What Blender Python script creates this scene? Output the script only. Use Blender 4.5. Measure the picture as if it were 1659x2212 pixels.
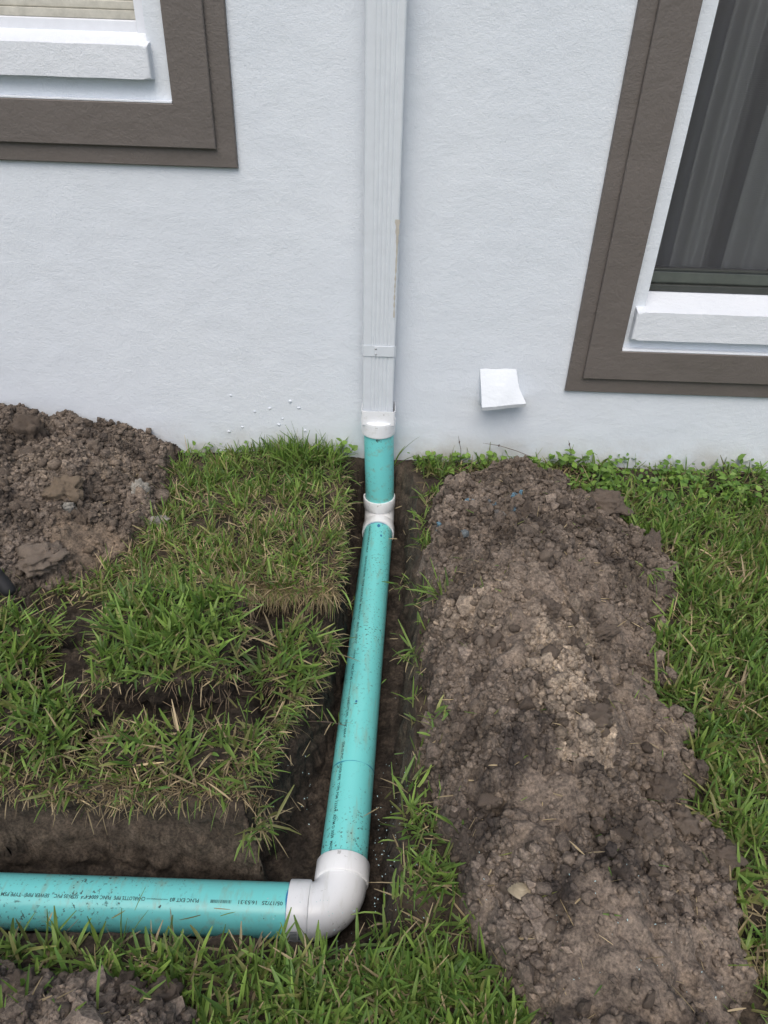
import bpy, bmesh, math, random
import numpy as np
from mathutils import Matrix, Vector

# ------------------------------------------------------------------ camera, sky, sun, exposure
S = bpy.context.scene
for o in list(bpy.data.objects):
    bpy.data.objects.remove(o)
C = S.collection
rng = np.random.default_rng(11)
random.seed(11)
R = math.radians

CAM = (0.0, -2.30, 1.355)
right = Vector((0.99943954, 0.01652609, 0.02911185))
down = Vector((0.03334302, -0.56875026, -0.82183416))
fwd = Vector((0.00297567, 0.82234423, -0.56898253))
cd = bpy.data.cameras.new('camera')
cam = bpy.data.objects.new('camera', cd)
C.objects.link(cam)
m = Matrix((right, -down, -fwd)).transposed().to_4x4()
m.translation = Vector(CAM)
cam.matrix_world = m
cd.sensor_fit = 'VERTICAL'
cd.sensor_height = 36.0
cd.lens = 36.0 * 1533.0 / 2212.0
cd.clip_start = 0.02
cd.clip_end = 500
S.camera = cam

SUN_EL, SUN_AZ = R(58), R(190)          # azimuth clockwise from +Y (north): behind and left of the camera
w = bpy.data.worlds.new('World')
S.world = w
w.use_nodes = True
wn = w.node_tree.nodes
sky = wn.new('ShaderNodeTexSky')
sky.sky_type = 'NISHITA'
sky.sun_disc = False
sky.sun_elevation = SUN_EL
sky.sun_rotation = SUN_AZ
sky.air_density = 1.0
sky.dust_density = 4.5
sky.ozone_density = 1.0
wn['Background'].inputs['Strength'].default_value = 0.11
w.node_tree.links.new(sky.outputs[0], wn['Background'].inputs['Color'])

sl = bpy.data.lights.new('sun', 'SUN')
sl.energy = 1.0
sl.angle = R(50)
sl.color = (1.0, 0.96, 0.9)
so = bpy.data.objects.new('sun', sl)
C.objects.link(so)
sd = Vector((math.sin(SUN_AZ) * math.cos(SUN_EL), math.cos(SUN_AZ) * math.cos(SUN_EL), math.sin(SUN_EL)))
so.rotation_euler = sd.to_track_quat('Z', 'Y').to_euler()
so.location = sd * 8

S.view_settings.view_transform = 'Standard'
S.view_settings.look = 'None'
S.view_settings.exposure = 0.50
S.view_settings.gamma = 1.0
S.render.engine = 'CYCLES'
S.cycles.max_bounces = 5
S.cycles.diffuse_bounces = 3
S.cycles.glossy_bounces = 2
S.cycles.transparent_max_bounces = 12
S.cycles.use_denoising = True
S.cycles.use_adaptive_sampling = True
S.cycles.adaptive_threshold = 0.02

# ------------------------------------------------------------------ numpy noise
def _hash(ix, iy, seed):
    h = (ix.astype(np.int64) * 374761393 + iy.astype(np.int64) * 668265263 + seed * 1442695041) & 0xFFFFFFFF
    h = ((h ^ (h >> 13)) * 1274126177) & 0xFFFFFFFF
    h = ((h ^ (h >> 16)) * 2246822519) & 0xFFFFFFFF
    return (h ^ (h >> 15)) & 0xFFFFFFFF

def perlin(x, y, seed=0):
    x = np.asarray(x, float); y = np.asarray(y, float)
    ix = np.floor(x); iy = np.floor(y)
    fx = x - ix; fy = y - iy
    u = fx * fx * fx * (fx * (fx * 6 - 15) + 10)
    v = fy * fy * fy * (fy * (fy * 6 - 15) + 10)
    def g(dx, dy):
        a = _hash(ix + dx, iy + dy, seed) / 4294967296.0 * 2 * np.pi
        return np.cos(a) * (fx - dx) + np.sin(a) * (fy - dy)
    n0 = g(0, 0) * (1 - u) + g(1, 0) * u
    n1 = g(0, 1) * (1 - u) + g(1, 1) * u
    return (n0 * (1 - v) + n1 * v) * 1.5

def fbm(x, y, s, oct=4, seed=0, gain=0.5):
    r = 0; a = 1.0; f = 1.0 / s
    for k in range(oct):
        r = r + a * perlin(x * f + 17.3 * k, y * f - 9.1 * k, seed + k)
        a *= gain; f *= 2.03
    return r

def lumps(x, y, s, seed=0, keep=1.0):
    """height 0..~0.5*s of randomly sized round crumbs, one per cell of size s"""
    px = x / s; py = y / s
    ix = np.floor(px); iy = np.floor(py)
    out = np.zeros_like(px)
    for dx in (-1, 0, 1):
        for dy in (-1, 0, 1):
            cx = ix + dx; cy = iy + dy
            h1 = _hash(cx, cy, seed) / 4294967296.0
            h2 = _hash(cx, cy, seed + 71) / 4294967296.0
            h3 = _hash(cx, cy, seed + 133) / 4294967296.0
            h4 = _hash(cx, cy, seed + 211) / 4294967296.0
            rx = px - (cx + h1); ry = py - (cy + h2)
            a = h4 * 6.283
            ca, sa = np.cos(a), np.sin(a)
            q = ((rx * ca + ry * sa) * (0.8 + 0.5 * h1)) ** 2 + ((ry * ca - rx * sa) * (1.0 + 0.5 * h2)) ** 2
            rad = (0.25 + 0.65 * h3) * (h4 < keep)
            out = np.maximum(out, np.sqrt(np.maximum(0, rad * rad - q)) * (0.5 + 0.5 * h1))
    return out * s

def sstep(a, b, x):
    t = np.clip((x - a) / (b - a), 0, 1)
    return t * t * (3 - 2 * t)

def poly(y, pts):
    ys = np.array([p[0] for p in pts]); xs = np.array([p[1] for p in pts])
    o = np.argsort(ys)
    return np.interp(y, ys[o], xs[o])

# ------------------------------------------------------------------ terrain shape (metres; grade z = 0, house wall at y = 0)
TR_L = [(0, -0.135), (-0.15, -0.135), (-0.69, -0.122), (-0.93, -0.135), (-1.05, -0.165), (-1.2, -0.222), (-1.34, -0.255), (-1.43, -0.265), (-1.7, -0.265)]
TR_R = [(0, 0.075), (-0.08, 0.10), (-0.17, 0.128), (-0.6, 0.122), (-0.96, 0.112), (-1.2, 0.100), (-1.38, 0.078), (-1.55, 0.055), (-1.66, 0.035), (-1.8, 0.01)]

def trench_d(x, y):
    n = fbm(x, y, 0.09, 1, 5) * 0.014 + perlin(x / 0.25, y / 0.25, 31) * 0.014 + fbm(x, y, .05, 2, 35) * .012 * (x < -.02) * (y > -1.36)
    xl = poly(y, TR_L); xr = poly(y, TR_R)
    dA = np.minimum(np.minimum(x - xl, xr - x), np.minimum(-0.028 - y, y + 1.665))
    yb = -1.425 + 0.02 * np.sin(x * 7)
    dB = np.minimum(np.minimum(y + 1.680, yb - y), xr - x)
    return np.maximum(dA, dB) + n

def shelf_m(x, y):
    n = fbm(x, y, .07, 3, 66) * .03
    return sstep(0, .05, np.minimum(np.minimum(x + .315 + n, -.04 - x), np.minimum(-.76 - y, y + 1.33 + n)))

def hollow_m(x, y):
    n = fbm(x, y, .08, 3, 67) * .05
    return sstep(0, .06, np.minimum(np.minimum(-.10 - x, x + 1.25), np.minimum(-.80 + .12 * sstep(-.4, -.7, x) * 0 - y + n, y + 1.335 + n)))

def ground_h(x, y, fine=True):
    d = trench_d(x, y)
    z = fbm(x, y, 0.5, 2, 3) * 0.008
    rgt = sstep(0.0, 0.05, x)
    wall = 0.030 + 0.012 * rgt + 0.05 * sstep(-.95, -1.15, y) * sstep(-1.42, -1.34, y) * (1 - rgt)
    t = sstep(-0.004, wall, d)
    z = z + 0.03 * np.exp(-((x + 0.35) / 0.22) ** 2) * np.exp(-(y / 0.16) ** 2)
    depth = 0.272 + fbm(x, y, 0.12, 3, 9) * 0.010
    # the little step left of the trench where the cut sod was lifted out
    pit = sstep(0.0, 0.04, np.minimum(np.minimum(-0.755 - y + fbm(x, y, .08, 2, 61) * .02, y + 0.93), np.minimum(x + 0.42, -0.05 - x)))
    shelf = shelf_m(x, y)
    hol = hollow_m(x, y)
    z = z - (0.075 * np.maximum(pit, shelf * .8) + .035 * hol) * (1 - t) - 0.022 * sstep(-1.78, -1.69, y) * sstep(-1.6, -1.66, y)
    z = z * (1 - t) - depth * t
    if fine:
        rough = 0.35 + 0.65 * sstep(-0.03, 0.02, d) + 0.9 * np.maximum(pit, shelf)
        z = z + np.maximum(hol, pit) * (1 - t) * (lumps(x, y, .07, 24, .6) * .6 + lumps(x, y, .035, 25, .7) * .7)
        rough = rough * (1 - .9 * np.clip(4 * t * (1 - t), 0, 1))
        z = z + rough * (fbm(x, y, 0.03, 3, 12) * 0.004 + lumps(x, y, 0.014, 21, 0.5) * 0.5 + lumps(x, y, 0.03, 22, 0.25) * 0.45)
    return z

# --- right spoil heap
RH_L = [(-0.1, 0.30), (-0.2, 0.22), (-0.31, 0.150), (-0.87, 0.118), (-1.25, 0.104), (-1.43, 0.118), (-1.64, 0.18), (-1.76, 0.24), (-2.0, 0.30), (-2.4, 0.34)]
RH_R = [(-0.1, 0.56), (-0.15, 0.66), (-0.3, 0.80), (-0.45, 0.86), (-0.62, 0.93), (-0.75, 0.88), (-0.93, 0.73), (-1.08, 0.72), (-1.23, 0.745), (-1.33, 0.735), (-1.40, 0.68), (-1.49, 0.73), (-1.56, 0.69), (-1.65, 0.655), (-1.8, 0.65), (-2.4, 0.6)]
RH_H = [(-0.1, 0.0), (-0.2, 0.08), (-0.4, 0.13), (-0.8, 0.165), (-1.2, 0.185), (-1.5, 0.15), (-1.8, 0.12), (-2.2, 0.08), (-2.4, 0.0)]

def heap_r(x, y, fine=True):
    nb = fbm(x, y, 0.14, 3, 40) * 0.03
    xl = poly(y, RH_L) + nb; xr = poly(y, RH_R) + nb * 1.4 + fbm(x, y, .12, 3, 44) * .05
    u = (x - xl) / (xr - xl)
    uc = np.clip(u, 0, 1)
    # crest sits left of the middle, the right flank is longer and lower
    prof = np.where(uc < 0.42, np.sin(np.pi * 0.5 * np.clip(uc / 0.42, 0, 1)) ** 0.85,
                    0.5 + 0.5 * np.cos(np.pi * np.clip((uc - 0.42) / 0.58, 0, 1)))
    h = poly(y, RH_H) * prof
    ins = np.minimum(u, 1 - u) * (xr - xl)
    edge = sstep(-0.004, 0.035, np.minimum(ins, np.minimum(-0.12 - y, y + 2.38)))
    big = fbm(x, y, 0.22, 3, 50) * 0.045 + 0.045 * np.abs(fbm(x, y, 0.11, 3, 53))
    h = h + edge * (0.012 + big * 0.8)
    if fine:
        smooth = smooth_patch(x, y)
        k = edge * (1 - 0.93 * smooth)
        cr = sstep(-0.25, 0.35, fbm(x, y, .17, 2, 77))
        h = h + k * (0.5 + .5 * cr) * (lumps(x, y, 0.055, 60, 0.45) * 0.55 + lumps(x, y, 0.026, 61, 0.7) * 0.75 + lumps(x, y, 0.0145, 62, 0.85) * 0.8)
        h = h + edge * fbm(x, y, 0.02, 2, 64) * 0.0022
        h = h - k * (.016 * np.exp(-(np.abs(fbm(x, y, .075, 3, 91)) / .07) ** 2) + .009 * np.exp(-(np.abs(fbm(x, y, .032, 2, 92)) / .11) ** 2))
        c = np.abs(fbm(x, y, 0.12, 3, 90))
        h = h - edge * 0.022 * np.exp(-(c / 0.035) ** 2) * sstep(0.0, 0.4, fbm(x, y, 0.3, 2, 95))
    return h - 0.03 * (1 - edge)

SMOOTH = [(0.37, -0.95, .13, .15), (0.60, -1.18, .12, .16), (0.62, -0.93, .07, .07), (0.33, -1.52, .07, .10), (0.42, -1.76, .14, .10), (0.61, -1.74, .08, .12), (0.55, -0.82, .08, .09), (.30, -1.15, .05, .06), (.58, -1.48, .10, .05)]
def smooth_patch(x, y):
    s = np.zeros_like(np.asarray(x, float))
    n = fbm(x, y, 0.06, 3, 70) * 0.35
    for cx, cy, a, b in SMOOTH:
        s = np.maximum(s, sstep(1.15, 0.75, np.sqrt(((x - cx) / a) ** 2 + ((y - cy) / b) ** 2) + n))
    return s

# --- left spoil heap against the wall
LH_B = [(0.0, -0.76), (-0.03, -0.76), (-0.3, -0.735), (-0.44, -0.745), (-0.60, -0.75), (-0.70, -0.80), (-0.80, -0.92), (-0.86, -1.06), (-0.9, -1.3), (-0.93, -2.4)]
def heap_l(x, y, fine=True):
    nb = fbm(x, y, 0.12, 3, 140) * 0.025
    xb = poly(y, LH_B) + nb
    d = np.minimum(xb - x, np.minimum((y + 0.95) * 1.2, x + 2.35))
    dist = np.clip(xb - x, 0, 1)
    h = 0.075 * sstep(0, 0.12, d) + 0.092 * sstep(0.08, 0.60, dist) * np.exp(-((y + 0.20) / 0.42) ** 2)
    h = h * (0.55 + 0.45 * sstep(0.0, 0.3, d))
    edge = sstep(-0.004, 0.03, d)
    h = h + edge * (fbm(x, y, 0.18, 3, 150) * 0.028 + 0.016 * np.abs(fbm(x, y, .09, 3, 151)) + .008)
    h = h - 0.03 * np.exp(-(((x + .83) / .09) ** 2 + ((y + .62) / .12) ** 2))
    if fine:
        sm = sstep(1.2, .7, np.sqrt(((x + .86) / .11) ** 2 + ((y + .63) / .09) ** 2) + fbm(x, y, .06, 2, 33) * .3)
        k = edge * (1 - .9 * sm)
        h = h - k * (.014 * np.exp(-(np.abs(fbm(x, y, .08, 3, 191)) / .08) ** 2) + .008 * np.exp(-(np.abs(fbm(x, y, .035, 2, 192)) / .11) ** 2))
        h = h + k * (lumps(x, y, 0.07, 160, 0.5) * 0.5 + lumps(x, y, 0.034, 161, 0.7) * 0.7 + lumps(x, y, 0.0175, 162, 0.9) * 0.8)
        h = h + edge * fbm(x, y, 0.02, 2, 64) * 0.002
    return h - 0.03 * (1 - edge)

# --- front left heap
FH_T = [(-1.6, -1.725), (-0.66, -1.735), (-0.5, -1.755), (-0.40, -1.76), (-0.33, -1.775), (-0.28, -1.82), (-0.24, -1.9), (-0.1, -2.3)]
def heap_f(x, y, fine=True):
    t = np.interp(x, [p[0] for p in FH_T], [p[1] for p in FH_T]) + fbm(x, y, .1, 3, 240) * .015
    d = np.minimum(t - y, np.minimum(-0.13 - x, np.minimum(y + 2.3, x + 1.55)))
    edge = sstep(-0.004, 0.03, d)
    h = 0.085 * sstep(0, .14, d) + edge * (.014 + fbm(x, y, 0.12, 3, 250) * 0.022)
    if fine:
        h = h + edge * (lumps(x, y, 0.055, 260, 0.6) * 0.5 + lumps(x, y, 0.026, 261, 0.8) * 0.7 + lumps(x, y, 0.0145, 262, 0.9) * 0.8)
    return h - 0.03 * (1 - edge)

def top_h(x, y, fine=True):
    g = ground_h(x, y, fine)
    return np.maximum(np.maximum(g, heap_r(x, y, fine)), np.maximum(heap_l(x, y, fine), heap_f(x, y, fine)))

# ------------------------------------------------------------------ object helpers
def tag(o, label=None, cat=None, group=None, kind=None):
    if label: o['label'] = label
    if cat: o['category'] = cat
    if group: o['group'] = group
    if kind: o['kind'] = kind
    return o

def empty(name, loc=(0, 0, 0), parent=None):
    o = bpy.data.objects.new(name, None)
    o.empty_display_size = 0.05
    o.location = loc
    o.parent = parent
    C.objects.link(o)
    return o

def link(name, me, mat=None, parent=None):
    o = bpy.data.objects.new(name, me)
    if mat is not None and len(me.materials) == 0:
        me.materials.append(mat)
    o.parent = parent
    C.objects.link(o)
    return o

def np_mesh(name, v, f, col=None, smooth=True):
    """v (n,3); f (m,k) constant k"""
    v = np.asarray(v, np.float32); f = np.asarray(f, np.int32)
    me = bpy.data.meshes.new(name)
    k = f.shape[1]
    me.vertices.add(len(v)); me.vertices.foreach_set('co', v.ravel())
    me.loops.add(f.size); me.loops.foreach_set('vertex_index', f.ravel())
    me.polygons.add(len(f)); me.polygons.foreach_set('loop_start', np.arange(0, f.size, k, dtype=np.int32))
    try:
        me.polygons.foreach_set('loop_total', np.full(len(f), k, np.int32))
    except Exception:
        pass
    if col is not None:
        a = me.color_attributes.new('col', 'FLOAT_COLOR', 'POINT')
        c4 = np.ones((len(v), 4), np.float32); c4[:, :3] = col
        a.data.foreach_set('color', c4.ravel())
    me.update(calc_edges=True)
    me.polygons.foreach_set('use_smooth', np.full(len(f), smooth))
    me.validate()
    return me

def bm_mesh(bm, name, smooth=False):
    me = bpy.data.meshes.new(name)
    bmesh.ops.recalc_face_normals(bm, faces=bm.faces)
    bm.to_mesh(me); bm.free()
    if smooth:
        me.polygons.foreach_set('use_smooth', np.full(len(me.polygons), True))
    return me

def box_bm(bm, x0, x1, y0, y1, z0, z1, bevel=0.0, seg=2):
    r = bmesh.ops.create_cube(bm, size=1.0)
    bmesh.ops.scale(bm, vec=(x1 - x0, y1 - y0, z1 - z0), verts=r['verts'])
    bmesh.ops.translate(bm, vec=((x0 + x1) / 2, (y0 + y1) / 2, (z0 + z1) / 2), verts=r['verts'])
    if bevel:
        es = list({e for v in r['verts'] for e in v.link_edges})
        bmesh.ops.bevel(bm, geom=es, offset=bevel, segments=seg, affect='EDGES', profile=0.5)

def box(name, mat, parent, x0, x1, y0, y1, z0, z1, bevel=0.0, smooth=False):
    bm = bmesh.new(); box_bm(bm, x0, x1, y0, y1, z0, z1, bevel)
    o = link(name, bm_mesh(bm, name, smooth), mat, parent)
    return o

def sweep(path, rad, n=20, closed_ends=True):
    """tube along a list of points with a list of radii; returns v, f(quads)"""
    path = [Vector(p) for p in path]
    vs = []; fs = []
    ref = None
    for i, p in enumerate(path):
        t = (path[min(i + 1, len(path) - 1)] - path[max(i - 1, 0)]).normalized()
        if ref is None:
            ref = t.orthogonal().normalized()
        ref = (ref - t * ref.dot(t)).normalized()
        b = t.cross(ref)
        r = rad[i] if hasattr(rad, '__len__') else rad
        for k in range(n):
            a = 2 * math.pi * k / n
            vs.append(p + (ref * math.cos(a) + b * math.sin(a)) * r)
    for i in range(len(path) - 1):
        for k in range(n):
            fs.append((i * n + k, i * n + (k + 1) % n, (i + 1) * n + (k + 1) % n, (i + 1) * n + k))
    return [tuple(v) for v in vs], fs

def pydata(name, v, f, smooth=True):
    me = bpy.data.meshes.new(name)
    me.from_pydata(v, [], f)
    me.update()
    bm = bmesh.new(); bm.from_mesh(me)
    bmesh.ops.recalc_face_normals(bm, faces=bm.faces)
    bm.to_mesh(me); bm.free()
    if smooth:
        me.polygons.foreach_set('use_smooth', np.full(len(me.polygons), True))
    return me

# ------------------------------------------------------------------ materials
def mat(name):
    mt = bpy.data.materials.new(name); mt.use_nodes = True
    nt = mt.node_tree
    return mt, nt, nt.nodes['Principled BSDF']

def N(nt, t, **kw):
    n = nt.nodes.new(t)
    for k, v in kw.items():
        if k.startswith('i_'):
            key = k[2:].replace('_', ' ')
            n.inputs[key].default_value = v
        else:
            setattr(n, k, v)
    return n

def tex(nt, scale, detail=4, rough=0.55, src='Object', dist=0.0):
    tc = N(nt, 'ShaderNodeTexCoord')
    n = N(nt, 'ShaderNodeTexNoise', i_Scale=scale, i_Detail=detail, i_Roughness=rough, i_Distortion=dist)
    nt.links.new(tc.outputs[src], n.inputs['Vector'])
    return n

def ramp(nt, src, stops):
    r = N(nt, 'ShaderNodeValToRGB')
    el = r.color_ramp.elements
    while len(el) > 1:
        el.remove(el[-1])
    el[0].position = stops[0][0]; el[0].color = (*stops[0][1], 1)
    for p, c in stops[1:]:
        e = el.new(p); e.color = (*c, 1)
    nt.links.new(src, r.inputs['Fac'])
    return r

def mix(nt, fac, a, b, mode='MIX'):
    n = N(nt, 'ShaderNodeMix', data_type='RGBA', blend_type=mode)
    for sock, val in ((n.inputs[0], fac), (n.inputs[6], a), (n.inputs[7], b)):
        if hasattr(val, 'is_output'):
            nt.links.new(val, sock)
        elif isinstance(val, (int, float)):
            sock.default_value = val
        else:
            sock.default_value = (*val, 1)
    return n.outputs[2]

def bump(nt, bs, src, strength, dist, prev=None):
    b = N(nt, 'ShaderNodeBump', i_Strength=strength, i_Distance=dist)
    nt.links.new(src, b.inputs['Height'])
    if prev is not None:
        nt.links.new(prev, b.inputs['Normal'])
    nt.links.new(b.outputs[0], bs.inputs['Normal'])
    return b.outputs[0]

def stucco(name, base, alt, bump_s=0.9, fine=170, dist=0.004, rough=0.75, stain=None):
    mt, nt, b = mat(name)
    n1 = tex(nt, 1.6, 4)
    c = mix(nt, ramp(nt, n1.outputs['Fac'], [(0.35, (0, 0, 0)), (0.7, (1, 1, 1))]).outputs[0], base, alt)
    if stain:
        n4 = tex(nt, 7, 5, .65)
        tc = N(nt, 'ShaderNodeTexCoord'); sp = N(nt, 'ShaderNodeSeparateXYZ')
        nt.links.new(tc.outputs['Object'], sp.inputs[0])
        low = N(nt, 'ShaderNodeMapRange', i_From_Min=0.14, i_From_Max=-0.02)
        nt.links.new(sp.outputs['Z'], low.inputs['Value'])
        mu = N(nt, 'ShaderNodeMath', operation='MULTIPLY')
        nt.links.new(low.outputs[0], mu.inputs[0]); nt.links.new(ramp(nt, n4.outputs['Fac'], [(.36, (0, 0, 0)), (.66, (1, 1, 1))]).outputs[0], mu.inputs[1])
        c = mix(nt, mu.outputs[0], c, stain)
        # small scuffs and specks
        v = N(nt, 'ShaderNodeTexVoronoi', i_Scale=9.0)
        nt.links.new(tc.outputs['Object'], v.inputs['Vector'])
        sc = ramp(nt, v.outputs['Distance'], [(0.0, (1, 1, 1)), (0.022, (.9, .9, .9)), (.03, (0, 0, 0))])
        pick = N(nt, 'ShaderNodeSeparateColor'); nt.links.new(v.outputs['Color'], pick.inputs[0])
        gt = N(nt, 'ShaderNodeMath', operation='GREATER_THAN'); gt.inputs[1].default_value = 0.8
        nt.links.new(pick.outputs[0], gt.inputs[0])
        m2 = N(nt, 'ShaderNodeMath', operation='MULTIPLY'); nt.links.new(sc.outputs[0], m2.inputs[0]); nt.links.new(gt.outputs[0], m2.inputs[1])
        m3 = N(nt, 'ShaderNodeMath', operation='MULTIPLY'); m3.inputs[1].default_value = 0.5; nt.links.new(m2.outputs[0], m3.inputs[0])
        c = mix(nt, m3.outputs[0], c, (0.2, 0.19, 0.18))
    nt.links.new(c, b.inputs['Base Color'])
    b.inputs['Roughness'].default_value = rough
    nf = tex(nt, fine, 3, 0.6)
    nm = tex(nt, fine * 0.33, 3, 0.6)
    nl = tex(nt, 9, 3, .5)
    p = bump(nt, b, nl.outputs['Fac'], 0.25, 0.02)
    p = bump(nt, b, nm.outputs['Fac'], bump_s * 0.6, dist * 2.0, p)
    bump(nt, b, nf.outputs['Fac'], bump_s, dist, p)
    return mt

M = {}
M['wall'] = stucco('wall_stucco', (0.685, 0.742, 0.805), (0.655, 0.715, 0.785), 0.34, fine=260, dist=.0035, stain=(0.42, 0.40, 0.34))
M['sill'] = stucco('sill_stucco', (0.70, 0.745, 0.80), (0.66, 0.71, 0.77), 0.45, fine=220, dist=.003)
M['trim'] = stucco('trim_stucco', (0.135, 0.120, 0.111), (0.120, 0.108, 0.100), 0.4, fine=140, dist=.003, rough=0.55)
M['vent'] = stucco('vent_paint', (0.66, 0.71, 0.76), (0.61, 0.66, 0.71), 0.5, fine=40, dist=.004, rough=.6)

def soil(name, bump_s=0.7, use_attr=True, pal=None):
    mt, nt, b = mat(name)
    n1 = tex(nt, 28, 6, .7); n2 = tex(nt, 160, 4, .7); n3 = tex(nt, 6, 4, .6)
    if use_attr:
        a = N(nt, 'ShaderNodeAttribute', attribute_name='col'); base = a.outputs['Color']
    else:
        oi = N(nt, 'ShaderNodeObjectInfo')
        base = ramp(nt, oi.outputs['Random'], pal).outputs[0]
    c = mix(nt, 1.0, base, ramp(nt, n1.outputs['Fac'], [(0.28, (.62, .60, .60)), (0.5, (1, 1, 1)), (.75, (1.32, 1.27, 1.2))]).outputs[0], 'MULTIPLY')
    c = mix(nt, 1.0, c, ramp(nt, n2.outputs['Fac'], [(0.3, (.42, .41, .40)), (0.5, (1, 1, 1)), (.70, (1.7, 1.66, 1.58))]).outputs[0], 'MULTIPLY')
    nt.links.new(c, b.inputs['Base Color'])
    b.inputs['Roughness'].default_value = 0.93
    b.inputs['Specular IOR Level'].default_value = 0.25
    p = bump(nt, b, n1.outputs['Fac'], bump_s * .6, 0.006)
    bump(nt, b, n2.outputs['Fac'], bump_s, 0.003, p)
    return mt

BROWN = (0.120, 0.092, 0.072)
M['soil'] = soil('soil_earth')
M['clod'] = soil('clod_earth', 0.8, False, [(0, (.088, .071, .058)), (.3, (.128, .104, .085)), (.6, (.158, .129, .105)), (.85, (.188, .155, .126)), (1, (.24, .202, .167))])
M['crumb'] = soil('crumb_earth', 0.3)
M['rock'] = soil('pale_rock', 0.6, False, [(0, (.27, .26, .235)), (1, (.36, .345, .31))])
M['brownrock'] = soil('brown_rock', 0.6, False, [(0, (.17, .135, .10)), (1, (.19, .155, .115))])

def leafmat(name, trans=0.35, rough=0.5):
    mt, nt, b = mat(name)
    a = N(nt, 'ShaderNodeAttribute', attribute_name='col')
    nt.links.new(a.outputs['Color'], b.inputs['Base Color'])
    b.inputs['Roughness'].default_value = rough
    b.inputs['Specular IOR Level'].default_value = 0.4
    tr = N(nt, 'ShaderNodeBsdfTranslucent')
    nt.links.new(mix(nt, 1.0, a.outputs['Color'], (1.25, 1.35, .8), 'MULTIPLY'), tr.inputs['Color'])
    ms = N(nt, 'ShaderNodeMixShader'); ms.inputs[0].default_value = trans
    nt.links.new(b.outputs[0], ms.inputs[1]); nt.links.new(tr.outputs[0], ms.inputs[2])
    nt.links.new(ms.outputs[0], nt.nodes['Material Output'].inputs['Surface'])
    return mt
M['grass'] = leafmat('grass_blades')
M['leaf'] = leafmat('weed_leaves', 0.3, 0.45)
M['root'] = leafmat('roots', 0.1, 0.8)

def pipe_mat(name, base, dirt=1.0, speck=0.62, rough=0.33):
    mt, nt, b = mat(name)
    tc = N(nt, 'ShaderNodeTexCoord')
    big = tex(nt, 5, 4, .6); fine = tex(nt, 130, 3, .6); mid = tex(nt, 42, 4, .7)
    # scattered specks of soil
    gate = ramp(nt, big.outputs['Fac'], [(.40, (0, 0, 0)), (.68, (1, 1, 1))])
    sp = ramp(nt, fine.outputs['Fac'], [(speck, (0, 0, 0)), (speck + .025, (1, 1, 1))])
    f1 = N(nt, 'ShaderNodeMath', operation='MULTIPLY'); nt.links.new(gate.outputs[0], f1.inputs[0]); nt.links.new(sp.outputs[0], f1.inputs[1])
    blob = ramp(nt, mid.outputs['Fac'], [(.665, (0, 0, 0)), (.685, (1, 1, 1))])
    f2 = N(nt, 'ShaderNodeMath', operation='MAXIMUM'); nt.links.new(f1.outputs[0], f2.inputs[0]); nt.links.new(blob.outputs[0], f2.inputs[1])
    # thin muddy smears
    mp = N(nt, 'ShaderNodeMapping'); mp.inputs['Scale'].default_value = (30, 5, 30)
    nt.links.new(tc.outputs['Object'], mp.inputs[0])
    sm = N(nt, 'ShaderNodeTexNoise', i_Scale=1.6, i_Detail=5, i_Roughness=.65); nt.links.new(mp.outputs[0], sm.inputs['Vector'])
    smr = ramp(nt, sm.outputs['Fac'], [(.53, (0, 0, 0)), (.74, (.55, .55, .55))])
    f3 = N(nt, 'ShaderNodeMath', operation='MULTIPLY'); f3.inputs[1].default_value = dirt; nt.links.new(smr.outputs[0], f3.inputs[0])
    f4 = N(nt, 'ShaderNodeMath', operation='MULTIPLY'); f4.inputs[1].default_value = dirt * .92; nt.links.new(f2.outputs[0], f4.inputs[0]); f4.use_clamp = True
    c = mix(nt, f3.outputs[0], base, (0.30, 0.30, 0.20))
    c = mix(nt, f4.outputs[0], c, (0.05, 0.036, 0.026))
    nt.links.new(c, b.inputs['Base Color'])
    rr = ramp(nt, f4.outputs[0], [(0, (rough,) * 3), (1, (.9,) * 3)])
    nt.links.new(rr.outputs[0], b.inputs['Roughness'])
    bump(nt, b, f2.outputs[0], .4, 0.002)
    return mt
M['teal'] = pipe_mat('green_pvc', (0.185, 0.67, 0.665), 1.0, .605)
M['pvc'] = pipe_mat('white_pvc', (0.79, 0.82, 0.85), 0.45, .70, .3)

def plain(name, c, rough=.5, metal=0.0, spec=.5, noise=0.0):
    mt, nt, b = mat(name)
    b.inputs['Base Color'].default_value = (*c, 1)
    b.inputs['Roughness'].default_value = rough
    b.inputs['Metallic'].default_value = metal
    b.inputs['Specular IOR Level'].default_value = spec
    if noise:
        n = tex(nt, 25, 5, .65)
        nt.links.new(mix(nt, 1.0, c, ramp(nt, n.outputs['Fac'], [(.3, (1 - noise,) * 3), (.7, (1 + noise * .4,) * 3)]).outputs[0], 'MULTIPLY'), b.inputs['Base Color'])
    return mt
M['spout'] = plain('spout_aluminium', (0.64, 0.695, 0.75), .45, noise=.06)
M['caulk'] = plain('dried_caulk', (0.50, 0.48, 0.43), .7, noise=.2)
M['ink'] = plain('black_ink', (0.025, 0.085, 0.09), .6)
M['primer'] = plain('blue_primer', (0.02, 0.19, 0.42), .35, noise=.3)
M['markline'] = plain('blue_marker', (0.02, 0.27, 0.42), .4, noise=.3)
M['screw'] = plain('screw_metal', (0.55, 0.57, 0.6), .35, .6)
M['frame_w'] = plain('white_frame', (0.68, 0.71, 0.76), .4, noise=.06)
M['track'] = plain('beige_track', (0.50, 0.49, 0.43), .55, noise=.25)
M['bronze'] = plain('bronze_frame', (0.045, 0.05, 0.046), .4, noise=.2)
M['rail'] = plain('sash_rail', (0.085, 0.098, 0.088), .4, noise=.2)
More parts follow.
